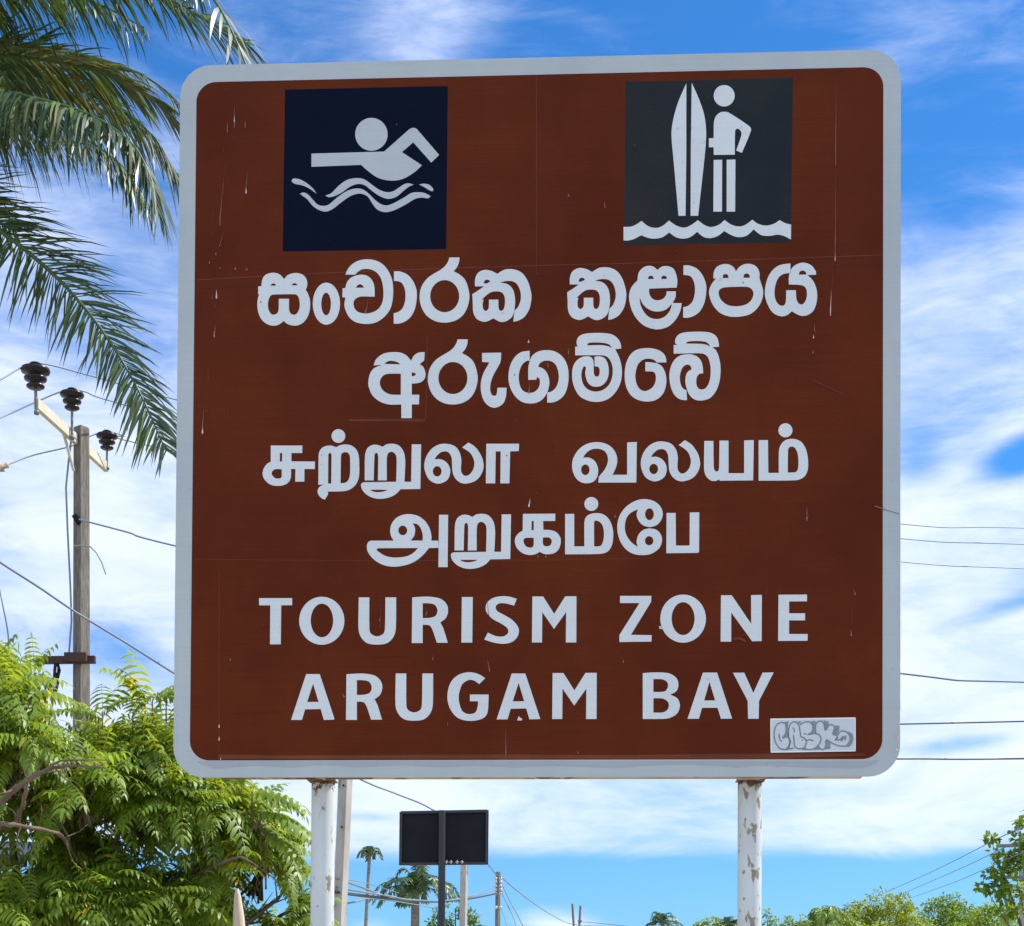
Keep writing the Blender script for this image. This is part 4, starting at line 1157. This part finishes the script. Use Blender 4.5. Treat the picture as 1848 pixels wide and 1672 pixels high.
def frond(name, pts, parent, o, fwd=1.0, L=0.55, width=0.028, n=70, seed=0, dead=0.0, rows=(-1, 1), hang=1.0, sidev=None, lift=0.25, start=0.08, tipn=8, rrad=0.022, rag=.2, hangtip=0.0, tone=(1, 1, 1)):
    """palm frond: a bending rachis with two rows of long leaflets; pts in world space"""
    r = random.Random(seed)
    P = [Vector(q) for q in pts]
    cur = []
    n_ = len(P)
    for i in range(n_ - 1):
        a, b = P[i], P[i + 1]
        pm = P[i - 1] if i else a * 2 - b
        pp = P[i + 2] if i + 2 < n_ else b * 2 - a
        for q in range(10):
            t = q / 10
            cur.append(0.5 * ((2 * a) + (b - pm) * t + (2 * pm - 5 * a + 4 * b - pp) * t * t + (3 * a - pm - 3 * b + pp) * t ** 3))
    cur.append(P[-1])
    k = MB()
    m = len(cur)
    k.tube([q - o for q in cur], [rrad * (1 - .8 * i / m) for i in range(m)], 6, color=(1.5, 1.5, 0.9), mi=0)
    acc = [0]
    for i in range(1, m): acc.append(acc[-1] + (cur[i] - cur[i - 1]).length)
    tot = acc[-1]
    for j in range(n):
        for s_ in rows:
            f = start + (1 - start) * (j + r.random()) / n
            x = f * tot
            i = min(m - 2, max(0, next((q for q in range(m) if acc[q] > x), m - 1) - 1))
            u = (x - acc[i]) / max(1e-6, acc[i + 1] - acc[i])
            p = cur[i].lerp(cur[i + 1], u)
            t = (cur[i + 1] - cur[i]).normalized()
            sd = t.cross(Vector((0, 0, 1)))
            if sd.length < .05: sd = Vector((0, 1, 0))
            sd.normalize()
            if sidev is not None: sd = (sidev - t * sidev.dot(t)).normalized()
            up = sd.cross(t)
            if up.z < 0: up = -up
            prof = (0.55 + 0.45 * math.sin(math.pi * min(1, f * 1.15) ** .8)) if f < .87 else (1 - .55 * (f - .87) / .13) * .85
            ln = L * prof * r.uniform(.6, 1.15)
            fw = (.45 + .9 * max(0, f - .5)) * fwd
            d = sd * s_ * r.uniform(.75, 1.05) + t * (fw + r.uniform(-.12, .15)) + up * (lift * r.uniform(.0, 1.5)) + rdir(r) * rag
            dd = hang * (1 - hangtip * f) * r.uniform(.5, 1.45)
            g = r.uniform(.65, 1.35)
            if r.random() < dead:
                c = (2.6 * g, 1.55 * g, 1.05 * g)
            elif r.random() < .06:
                c = (1.9 * g, 1.7 * g, .6 * g)
            else:
                c = (g * r.uniform(.85, 1.1), g, g * r.uniform(.8, 1.2))
            c = tuple(q_ * t_ for q_, t_ in zip(c, tone))
            nrm = up + rdir(r) * .35
            blade(k, p - o, d, ln, width * r.uniform(.6, 1.3), dd, nrm, c, 4)
    ob = k.build(name, LEAF_P, parent, tint=True)
    return ob


# ------------------------------------------------------------------ coconut palm at the upper left
YK = 11.0
crown = at(-330, 170, YK)
palm = empty('coconut_palm', (crown.x - .35, YK + .3, 0))
tag(palm, 'tall coconut palm whose drooping fronds hang in from the upper left corner', 'palm')
o0 = palm.location.copy()
k = MB()
tp = [Vector((0, 0, -.3)), Vector((.03, 0, .4)), Vector((.1, -.05, 2.5)), Vector((.2, -.2, 5.0)), crown - o0 - Vector((0, 0, .15)), crown - o0 + Vector((0, 0, .2))]
k.tube(tp, [.24, .17, .13, .115, .12, .05], 14)
k.build('trunk', PALMBARK, palm)
A_ = lambda x, y, dy=0.0: at(x, y, YK + dy)
SV = Vector((0.1, 1, 0.0))
frond('frond', [crown, A_(-180, 20, -.1), A_(-20, -40, -.2), A_(150, -52, -.3), A_(280, -12, -.35), A_(370, 36, -.4), A_(448, 80, -.4)], palm, o0, L=.66, width=.019, n=190, seed=1, hangtip=.75, hang=2.1, lift=.05, sidev=SV)
frond('frond', [crown, A_(-180, 5, .7), A_(-20, -70, .9), A_(130, -85, 1.0), A_(250, -62, 1.1), A_(360, -20, 1.1)], palm, o0, L=.66, width=.018, n=180, seed=21, hang=2.0, lift=.05, sidev=SV)
frond('frond', [crown, A_(-200, 10, .2), A_(-60, -20, .2), A_(60, -20, .2), A_(170, 5, .2), A_(260, 50, .2)], palm, o0, L=.50, width=.017, n=130, seed=22, hang=1.7, lift=.1, sidev=SV)
frond('frond', [crown, A_(-200, 150, -.3), A_(-60, 155, -.5), A_(60, 178, -.7), A_(160, 208, -.9), A_(235, 258, -1.0), A_(272, 322, -1.05), A_(284, 380, -1.05)], palm, o0, L=.66, width=.022, n=220, seed=2, dead=.16, hang=2.0, lift=.2, sidev=Vector((0.2, 1, 0.15)))
frond('frond', [crown, A_(-200, 170, .1), A_(-60, 190, .1), A_(50, 215, 0), A_(140, 245, -.1), A_(220, 300, -.1), A_(262, 365, -.1)], palm, o0, L=.62, width=.020, n=170, seed=23, dead=.08, hang=2.0, lift=.1, sidev=Vector((0.2, 1, 0.15)))
frond('frond', [crown, A_(-190, 110, .2), A_(-60, 98, .3), A_(80, 108, .4), A_(200, 138, .5), A_(300, 200, .6), A_(345, 270, .6)], palm, o0, L=.58, fwd=2.4, width=.020, n=190, seed=3, dead=.36, hang=.75, lift=.1, sidev=Vector((0.25, .8, -0.35)))
frond('frond', [crown, A_(-190, 140, .9), A_(-60, 150, 1.1), A_(80, 165, 1.2), A_(190, 205, 1.3), A_(280, 262, 1.3), A_(340, 345, 1.3)], palm, o0, L=.66, fwd=1.2, width=.021, n=170, seed=25, dead=.05, hang=1.5, lift=.1, sidev=Vector((0.25, .8, -0.35)))
frond('frond', [crown, A_(-190, 100, 1.2), A_(-60, 85, 1.4), A_(80, 90, 1.5), A_(190, 110, 1.6), A_(280, 150, 1.6), A_(350, 215, 1.6)], palm, o0, L=.6, fwd=2.0, width=.02, n=150, seed=26, dead=.4, hang=.9, lift=.1, sidev=Vector((0.25, .8, 0.2)))
frond('frond', [crown, A_(-190, 120, .6), A_(-60, 118, .8), A_(80, 140, .9), A_(190, 185, 1.0), A_(275, 245, 1.0), A_(325, 330, 1.0)], palm, o0, L=.62, fwd=1.8, width=.020, n=170, seed=24, dead=.2, hang=1.2, lift=.1, sidev=Vector((0.25, .8, -0.35)))
frond('frond', [crown, A_(-170, 280, -.2), A_(-60, 372, -.2), A_(50, 455, -.3), A_(130, 530, -.3), A_(200, 620, -.35), A_(255, 715, -.4), A_(300, 815, -.4)], palm, o0, L=.58, width=.0165, n=210, seed=4, dead=.07, hang=.6, lift=.1, sidev=Vector((0.55, .35, 0.62)))
frond('frond', [crown, A_(-200, 270, .5), A_(-110, 330, .5), A_(-30, 385, .5), A_(30, 420, .5)], palm, o0, L=.52, width=.017, n=110, seed=5, dead=.05, hang=.5, lift=.1, sidev=Vector((0.55, .25, 0.62)))
for j, a in enumerate((100, 150, 200, 245, 290, 335)):
    dv = Vector((math.cos(math.radians(a)), math.sin(math.radians(a)), 0))
    rise = .9 if j % 2 else .3
    frond('frond', [crown, crown + dv * 1.0 + Vector((0, 0, rise)), crown + dv * 2.2 + Vector((0, 0, rise * .9)), crown + dv * 3.2 + Vector((0, 0, rise - 1.0)), crown + dv * 3.7 + Vector((0, 0, rise - 2.0))], palm, o0, L=.6, n=52, seed=30 + j, hang=1.2)
HUSK = noisy('coconut_husk', (0.16, .19, .05), (.22, .17, .06), 4.0, .5)
for j in range(5):
    k = MB()
    a = j * 1.3
    c = crown - o0 + Vector((.22 * math.cos(a), .22 * math.sin(a), -.28 - .05 * (j % 2)))
    k.lathe(c, [(0, -.14), (.06, -.13), (.11, -.05), (.115, .03), (.08, .11), (0, .14)], 12)
    k.build('coconut', HUSK, palm)
# ------------------------------------------------------------------ neem tree, lower left
YN = 7.2


def neem_leaf(mb, base, d, L, r, leaf_tone):
    """one feather leaf: an arching stalk with sickle leaflets hanging from both sides"""
    d = Vector(d).normalized()
    up = Vector((0, 0, 1))
    sd = d.cross(up)
    if sd.length < .1: sd = d.cross(Vector((1, 0, 0)))
    sd.normalize()
    sd = (sd + rdir(r) * .2).normalized()
    n = r.randint(7, 9)
    p = Vector(base)
    c0 = leaf_tone  # random tone shared by the whole leaf
    st = L / n
    rach = [p.copy()]
    hg = r.uniform(.9, 1.7)
    for i in range(n):
        d = (d + Vector((0, 0, -1)) * .12).normalized()
        p = p + d * st
        rach.append(p.copy())
        nn = sd.cross(d)
        if nn.z < 0: nn = -nn
        f = (i + .5) / n
        ll = L * .30 * (0.75 + .45 * math.sin(math.pi * min(1, f + .12))) * r.uniform(.88, 1.1)
        for s_ in (-1, 1):
            dd = sd * s_ * 1.0 + d * .30 + nn * r.uniform(-.1, .2)
            g = c0 * r.uniform(.82, 1.18)
            cl = (g, g, g)
            if r.random() < .02: cl = (g * 2.6, g * 1.5, g * .9)
            blade(mb, p, dd, ll, ll * .25, hg, nn + rdir(r) * .18, cl, 3, curl=.0)
    blade(mb, p, d, L * .26, L * .065, .6, sd.cross(d), (c0, c0, c0), 3)
    for a_, b_ in zip(rach[:-1], rach[1:]):
        mb.add([a_ - sd * .0016, a_ + sd * .0016, b_ + sd * .001, b_ - sd * .001], [(0, 1, 2, 3)], (1.7, 1.2, .8))


neem = empty('neem_tree', (at(60, 1672, YN).x, YN + .5, 0))
tag(neem, 'leafy green tree with feathery drooping leaves filling the lower left', 'tree')
o0 = neem.location.copy()
r = random.Random(5)
# clumps of the crown: photo centre, half sizes in pixels, depth, depth half size, twig count
CL = [(-50, 1290, 95, 115, 7.3, .45, 62), (2, 1266, 40, 62, 7.0, .3, 42), (15, 1370, 85, 80, 6.9, .35, 50), (32, 1362, 40, 50, 7.2, .3, 26),
      (215, 1390, 72, 55, 7.4, .35, 54), (280, 1372, 60, 54, 7.3, .3, 44), (140, 1420, 80, 50, 7.0, .3, 40), (250, 1440, 110, 60, 7.3, .4, 66),
      (350, 1450, 85, 55, 7.4, .4, 50), (420, 1475, 48, 42, 7.6, .3, 30), (400, 1530, 95, 62, 7.5, .4, 60), (472, 1562, 45, 50, 7.7, .3, 26), (512, 1635, 36, 50, 7.8, .25, 24),
      (90, 1530, 80, 50, 7.5, .4, 26), (130, 1620, 130, 70, 7.2, .45, 74), (250, 1620, 120, 75, 7.3, .4, 72), (330, 1650, 100, 60, 7.5, .4, 44), (30, 1640, 70, 50, 7.1, .4, 30),
      (380, 1640, 40, 60, 7.7, .3, 16), (-110, 1450, 110, 140, 7.4, .5, 40), (-60, 1640, 90, 90, 7.3, .5, 24), (150, 1760, 250, 70, 7.3, .6, 50), (430, 1780, 120, 60, 7.6, .5, 20)]
GAPS = [(60, 1424, 24, 14), (205, 1518, 42, 13), (255, 1528, 14, 12), (318, 1586, 24, 11), (15, 1555, 48, 36), (40, 1535, 24, 18), (20, 1605, 30, 16), (450, 1622, 20, 40), (120, 1220, 36, 68), (170, 1235, 30, 30), (492, 1645, 10, 16), (340, 1525, 10, 7), (160, 1498, 12, 12)]
NEEM_DENS = 0.78
k = MB()
twk = MB()
for cx_, cy_, rx, ry, Y, dY, n in CL:
    made = 0
    tries = 0
    n = int(n * NEEM_DENS)
    while made < n and tries < n * 30:
        tries += 1
        v = rdir(r) * (r.uniform(.35, 1.0) ** .5)
        px_, py_, yy = cx_ + v.x * rx, cy_ - v.z * ry, Y + v.y * dY
        if any(((px_ - gx) / (gw + 34)) ** 2 + ((py_ + 28 - gy) / (gh + 34)) ** 2 < 1 for gx, gy, gw, gh in GAPS): continue
        base = at(px_, py_, yy) - o0
        outd = Vector((v.x, v.y, v.z * .6 + .35)).normalized()
        tone = r.uniform(.8, 1.25)
        nl = r.randint(4, 6)
        for q in range(nl):
            a = q / nl * 2 * math.pi + r.random()
            e1 = outd.cross(Vector((.3, .2, 1))).normalized(); e2 = outd.cross(e1)
            d = outd * .55 + e1 * math.cos(a) + e2 * math.sin(a) + Vector((0, 0, .12))
            neem_leaf(k, base, d, r.uniform(.13, .26), r, tone * r.uniform(.85, 1.15))
        twk.tube([base - outd * .22 - Vector((0, 0, .06)), base - outd * .1, base], [.006, .005, .003], 5)
        made += 1
# young sprigs that stand clear of the crown
for px_, py_, dx, dz, L in ((185, 1262, .25, 1, .15), (178, 1270, -.6, .8, .12), (262, 1240, -.3, 1, .16), (275, 1240, .5, .8, .16), (300, 1240, .6, .7, .12), (240, 1262, 0, 1, .1), (62, 1186, .3, 1, .10), (455, 1405, 1, .2, .2), (470, 1440, 1, .1, .2), (480, 1480, 1, -.1, .18)):
    base = at(px_, py_ + 25, 7.2) - o0
    for q in range(3):
        neem_leaf(k, base, Vector((dx + r.uniform(-.5, .5), r.uniform(-.5, .5), dz)), L * r.uniform(1.2, 1.6), r, r.uniform(.9, 1.2))
    twk.tube([base - Vector((0, 0, .25)), base], [.005, .003], 5)
k.build('crown', LEAF_N, neem, tint=True)
twk.build('twigs', BARK, neem)
k = MB()
N_ = lambda x, y, Y=YN: at(x, y, Y) - o0
tb = Vector((0, 0, 0))
k.tube([tb - Vector((0, 0, .3)), tb + Vector((.03, 0, .5)), N_(90, 1900, 7.6), N_(120, 1740, 7.4)], [.15, .12, .10, .085], 12)
k.build('trunk', BARK, neem)
for pts, rr in (([(120, 1740, 7.4), (40, 1640, 7.2), (-60, 1560, 7.0), (-50, 1500, 6.8), (0, 1450, 6.3), (45, 1412, 6.2), (90, 1387, 6.15), (132, 1383, 6.1), (190, 1386, 6.1)], (.07, .055, .045, .035, .026, .022, .016, .011, .006)),
                ([(45, 1412, 6.2), (80, 1392, 6.15), (110, 1374, 6.1), (150, 1372, 6.1), (198, 1372, 6.1)], (.015, .012, .009, .006, .004)),
                ([(48, 1412, 6.2), (44, 1440, 6.25), (36, 1465, 6.4), (20, 1490, 6.8), (-40, 1500, 6.9)], (.017, .018, .018, .02, .022)),
                ([(-40, 1490, 6.7), (0, 1487, 6.3), (30, 1490, 6.3), (70, 1497, 6.4), (110, 1508, 6.6), (130, 1540, 6.9), (160, 1575, 7.0), (180, 1610, 7.1), (195, 1680, 7.3)], (.022, .02, .018, .016, .015, .016, .018, .022, .03)),
                ([(70, 1497, 6.7), (75, 1470, 6.6), (74, 1450, 6.6)], (.007, .005, .003)),
                ([(130, 1540, 6.9), (118, 1500, 6.8), (95, 1475, 6.8), (60, 1440, 6.8)], (.01, .009, .007, .005)),
                ([(120, 1740, 7.4), (260, 1660, 7.3), (330, 1590, 7.2), (385, 1540, 7.2), (430, 1520, 7.1), (470, 1480, 7.2)], (.06, .045, .032, .022, .016, .01)),
                ([(330, 1590, 7.2), (420, 1550, 7.0), (455, 1558, 7.0), (500, 1590, 7.3)], (.016, .012, .01, .006)),
                ([(260, 1660, 7.3), (200, 1560, 7.2), (230, 1470, 7.1), (250, 1400, 7.1), (270, 1320, 7.2)], (.04, .03, .022, .015, .008)),
                ([(120, 1740, 7.4), (380, 1690, 7.5), (480, 1640, 7.6), (520, 1600, 7.7)], (.05, .03, .02, .01)),
                ([(40, 1640, 7.2), (20, 1500, 7.2), (30, 1380, 7.2), (40, 1250, 7.1)], (.045, .03, .02, .01))):
    kk = MB()
    P_ = [N_(*q) for q in pts]
    qs, rs_ = [], []
    for i in range(len(P_) - 1):
        a_, b_ = P_[i], P_[i + 1]
        pm, pp = P_[i - 1] if i else a_ * 2 - b_, P_[i + 2] if i + 2 < len(P_) else b_ * 2 - a_
        for w_ in range(5):
            t = w_ / 5
            q = 0.5 * ((2 * a_) + (b_ - pm) * t + (2 * pm - 5 * a_ + 4 * b_ - pp) * t * t + (3 * a_ - pm - 3 * b_ + pp) * t ** 3)
            ra = (rr[i] + (rr[i + 1] - rr[i]) * t) * .5
            qs.append(q + rdir(r) * ra * .35)
            rs_.append(ra * r.uniform(.82, 1.18))
            if ra < .02 and r.random() < .28:          # side twigs
                e_ = (rdir(r) + (b_ - a_).normalized() * .6 + Vector((0, 0, .2))).normalized()
                l_ = r.uniform(.07, .2)
                kk.tube([q, q + e_ * l_ * .5 + rdir(r) * .01, q + e_ * l_], [ra * .5, ra * .3, .0012], 5)
    qs.append(P_[-1]); rs_.append(rr[-1] * .5)
    kk.tube(qs, rs_, 8)
    kk.build('branch', BARK, neem)

# pale stump of a post in the leaves and the dark canopy edge at the far left
ps = at(433, 1672, 6.6)
k = MB()
zt = at(0, 1604, 6.6).z
k.tube([Vector((0.0, 0, -.3)), Vector((0, 0, .6)), Vector((0, 0, zt - .26)), Vector((-.005, 0, zt - .12)), Vector((-.01, 0, zt - .03)), Vector((-.012, 0, zt))], [.036, .033, .030, .024, .014, .006], 9)
o = k.build('wooden_post', PALEWOOD)
o.location = (ps.x, 6.6, 0)
tag(o, 'bleached wooden post with a tapered broken top among the leaves', 'post')
can = empty('canopy', (at(-90, 1700, 13).x, 13, 0))
tag(can, 'dark blue grey sheet canopy edge showing through the leaves at the left edge', 'canopy')
o0 = can.location.copy()
k = MB()
a, b = at(-260, 1548, 13) - o0, at(48, 1556, 13) - o0
k.bar(a, b, .03, .085)
k.add([a + Vector((0, 0, .04)), b + Vector((0, 0, .04)), b + Vector((0, 2.2, .34)), a + Vector((0, 2.2, .34)), a + Vector((0, 0, .06)), b + Vector((0, 0, .06)), b + Vector((0, 2.2, .36)), a + Vector((0, 2.2, .36))],
      [(3, 2, 1, 0), (4, 5, 6, 7), (0, 1, 5, 4), (1, 2, 6, 5), (2, 3, 7, 6), (3, 0, 4, 7)])
k.build('roof_sheet', ROOFM, can)
for x, y in ((a.x + .1, .1), (b.x - .1, .1), (a.x + .1, 2.1), (b.x - .1, 2.1)):
    k = MB()
    k.tube([Vector((x, y, -.3)), Vector((x, y, a.z + .05 + y * .13))], .03, 10)
    k.build('canopy_post', STEEL, can)


# ------------------------------------------------------------------ far trees
def far_tree(name, label, clumps, leaf, seed, dens=1.0, group='trees behind the sign', trunk_px=None, m_=None, tone=(.75, 1.3), round_leaf=False, hue=(1, 1, 1)):
    """clumps: (px, py, rx px, ry px, depth); leaf in metres"""
    r = random.Random(seed)
    Y0 = sum(c[4] for c in clumps) / len(clumps)
    tx = trunk_px if trunk_px is not None else clumps[0][0]
    base = at(tx, 1800, Y0)
    o = empty(name, (base.x, Y0, 0))
    tag(o, label, 'tree', group)
    o0 = o.location.copy()
    k = MB()
    for cx_, cy_, rx, ry, Y in clumps:
        s_ = Y / F
        c = at(cx_, cy_, Y) - o0
        RX, RZ = rx * s_, ry * s_
        area = RX * RZ / (leaf * leaf)
        n = int(min(3200, area * 24.0 * dens))
        # sub clumps give light and dark masses and an uneven outline
        nsub = max(8, int(n / 36))
        for q in range(nsub):
            v = rdir(r) * r.uniform(.55, 1.0)
            cc = c + Vector((v.x * RX, v.y * RX * .8, v.z * RZ))
            g0 = r.uniform(*tone)
            sr = r.uniform(.16, .30) * min(RX, RZ) + leaf * .8
            for w in range(max(6, int(n / nsub))):
                d = rdir(r)
                p = cc + Vector((d.x * sr * 1.2, d.y * sr * 1.2, d.z * sr * .8)) * r.uniform(.3, 1.0)
                ld = (d + Vector((0, 0, .1)) + rdir(r) * .7).normalized()
                g = g0 * r.uniform(.8, 1.25)
                cl = (g * hue[0] * r.uniform(.9, 1.2), g * hue[1], g * hue[2])
                blade(k, p, ld, leaf * r.uniform(.7, 1.3), leaf * (.75 if round_leaf else .5) * r.uniform(.8, 1.2), .5, d + Vector((0, 0, .8)) + rdir(r) * .5, cl, 3)
    k.build('crown', m_ or LEAF_F, o, tint=True)
    top = at(clumps[0][0], clumps[0][1], clumps[0][4]) - o0
    k = MB()
    k.tube([Vector((0, 0, -.3)), Vector((.05, 0, top.z * .3)), Vector((top.x * .5, 0, top.z * .6)), top * 1.0], [v_ * min(1.0, Y0 / 45) for v_ in (.10, .07, .04, .012)], 10)
    k.build('trunk', BARK, o)
    for c in clumps[1:]:
        kk = MB()
        e = at(c[0], c[1], c[4]) - o0
        b = Vector((top.x * .4, 0, top.z * .5))
        kk.tube([b, b.lerp(e, .5) + Vector((0, 0, .1)), e], [v_ * min(1.0, Y0 / 45) for v_ in (.03, .02, .006)], 6)
        kk.build('branch', BARK, o)
    return o


far_tree('round_tree', 'bright yellow green tree, just right of the flaked white post', [(1492, 1672, 50, 38, 48), (1462, 1690, 36, 26, 47), (1535, 1655, 34, 26, 50), (1515, 1688, 80, 38, 48)], .095, 41, 1.0, hue=(1.15, 1.1, .8))
far_tree('round_tree', 'sunlit yellow green tree with the tallest top in the middle of the right row', [(1598, 1650, 48, 42, 50), (1620, 1640, 30, 26, 51), (1560, 1660, 36, 36, 50), (1600, 1682, 86, 38, 50)], .095, 42, 1.1, hue=(1.25, 1.15, .7))
far_tree('round_tree', 'darker blue green tree between the sunlit tree and the right edge pole', [(1702, 1652, 46, 38, 55), (1716, 1638, 26, 24, 55), (1740, 1664, 36, 32, 54), (1705, 1682, 86, 38, 55)], .10, 43, 1.1, hue=(.85, 1.0, 1.05))
far_tree('round_tree', 'bushy green tree in front of the foot of the right edge pole', [(1790, 1662, 40, 34, 40), (1822, 1655, 22, 28, 38), (1762, 1668, 26, 28, 42), (1785, 1685, 66, 36, 40)], .08, 44, 1.0, hue=(1, 1.1, .85))
far_tree('shrub', 'low green shrub peeping over the bottom edge left of the bright trees', [(1420, 1672, 22, 18, 46), (1402, 1682, 20, 18, 46), (1440, 1680, 20, 20, 46)], .085, 45, .9)
far_tree('shrub', 'small shrub right against the flaked white post at the bottom', [(1385, 1660, 14, 16, 34), (1392, 1676, 18, 16, 34)], .07, 46, .6, hue=(.9, 1, 1))
far_tree('shrub', 'small leafy top left of the flaked white post at the bottom edge', [(1276, 1668, 22, 14, 44), (1296, 1676, 18, 10, 44), (1262, 1676, 14, 12, 44)], .08, 47, .8)
far_tree('sparse_tree', 'sparse tree with round leaves in front of the right edge crossarms', [(1862, 1550, 36, 80, 24), (1838, 1498, 12, 22, 24), (1826, 1547, 30, 20, 24), (1812, 1575, 30, 18, 24), (1822, 1608, 36, 24, 24), (1778, 1604, 20, 7, 24), (1830, 1640, 30, 22, 24), (1788, 1514, 5, 5, 24)], .08, 48, .75, trunk_px=1875, round_leaf=True, hue=(1.0, 1.1, 1.0))
far_tree('round_tree', 'dark leafy tree behind the dark pipe of the board at the bottom', [(822, 1640, 22, 24, 46), (800, 1660, 26, 22, 46), (850, 1662, 24, 20, 46), (822, 1690, 50, 30, 46)], .095, 49, .8, hue=(.6, .8, .8))


def small_palm(label, px, py, Y, nf, L, leafL, seed, tw, lean=0.0, droop=1.0, ela=(-.5, 1.15), name='palm_tree', tone=(1.35, 1.3, 1.0)):
    r = random.Random(seed)
    top = at(px, py, Y)
    base = Vector((at(px + lean, 1800, Y).x, Y, 0))
    o = empty(name, base)
    tag(o, label, 'palm', 'palms in the distance')
    k = MB()
    d = top - base
    k.tube([Vector((0, 0, -.3)), Vector((d.x * .1, 0, d.z * .3)), Vector((d.x * .55, 0, d.z * .65)), d], [tw * 1.3, tw, tw * .8, tw * .7], 9)
    k.build('trunk', PALMBARK, o)
    for j in range(nf):
        a = 2 * math.pi * (j + r.random() * .6) / nf
        el_ = r.uniform(*ela)
        dv = Vector((math.cos(a), math.sin(a), 0))
        l_ = L * r.uniform(.8, 1.1)
        p0 = top
        p1 = top + (dv * math.cos(el_) + Vector((0, 0, math.sin(el_)))) * l_ * .4
        p2 = top + (dv * math.cos(el_) * .8) * l_ + Vector((0, 0, math.sin(el_) * l_ * .55 - .12 * l_ * droop))
        p3 = top + (dv * math.cos(el_) * 1.05) * l_ + Vector((0, 0, math.sin(el_) * l_ * .35 - .42 * l_ * droop))
        frond('frond', [p0, p1, p2, p3], o, base, L=leafL, width=leafL * .13, n=40, seed=seed * 31 + j, hang=.9 * droop, lift=.2, rrad=.02, tone=tone)
    return o


small_palm('slim palm with a small ragged crown, between the leaning pole and the black board', 667, 1540, 60, 11, .6, .22, 61, .085, lean=-14, droop=1.1, ela=(-.1, 1.5))
small_palm('dense dark palm half hidden below the black board', 750, 1598, 45, 18, 1.3, .34, 62, .16, lean=-4)
small_palm('small palm top at the bottom edge left of the flaked post', 1196, 1662, 70, 13, .95, .26, 63, .12)
small_palm('palm with arching yellow green fronds in front of the bright right tree', 1487, 1668, 42, 10, 1.05, .28, 64, .12, tone=(3.4, 3.0, 1.0), ela=(.1, 1.3))
small_palm('small palm peeping over the bottom edge next to the flaked post', 1318, 1672, 60, 12, .85, .26, 65, .1)
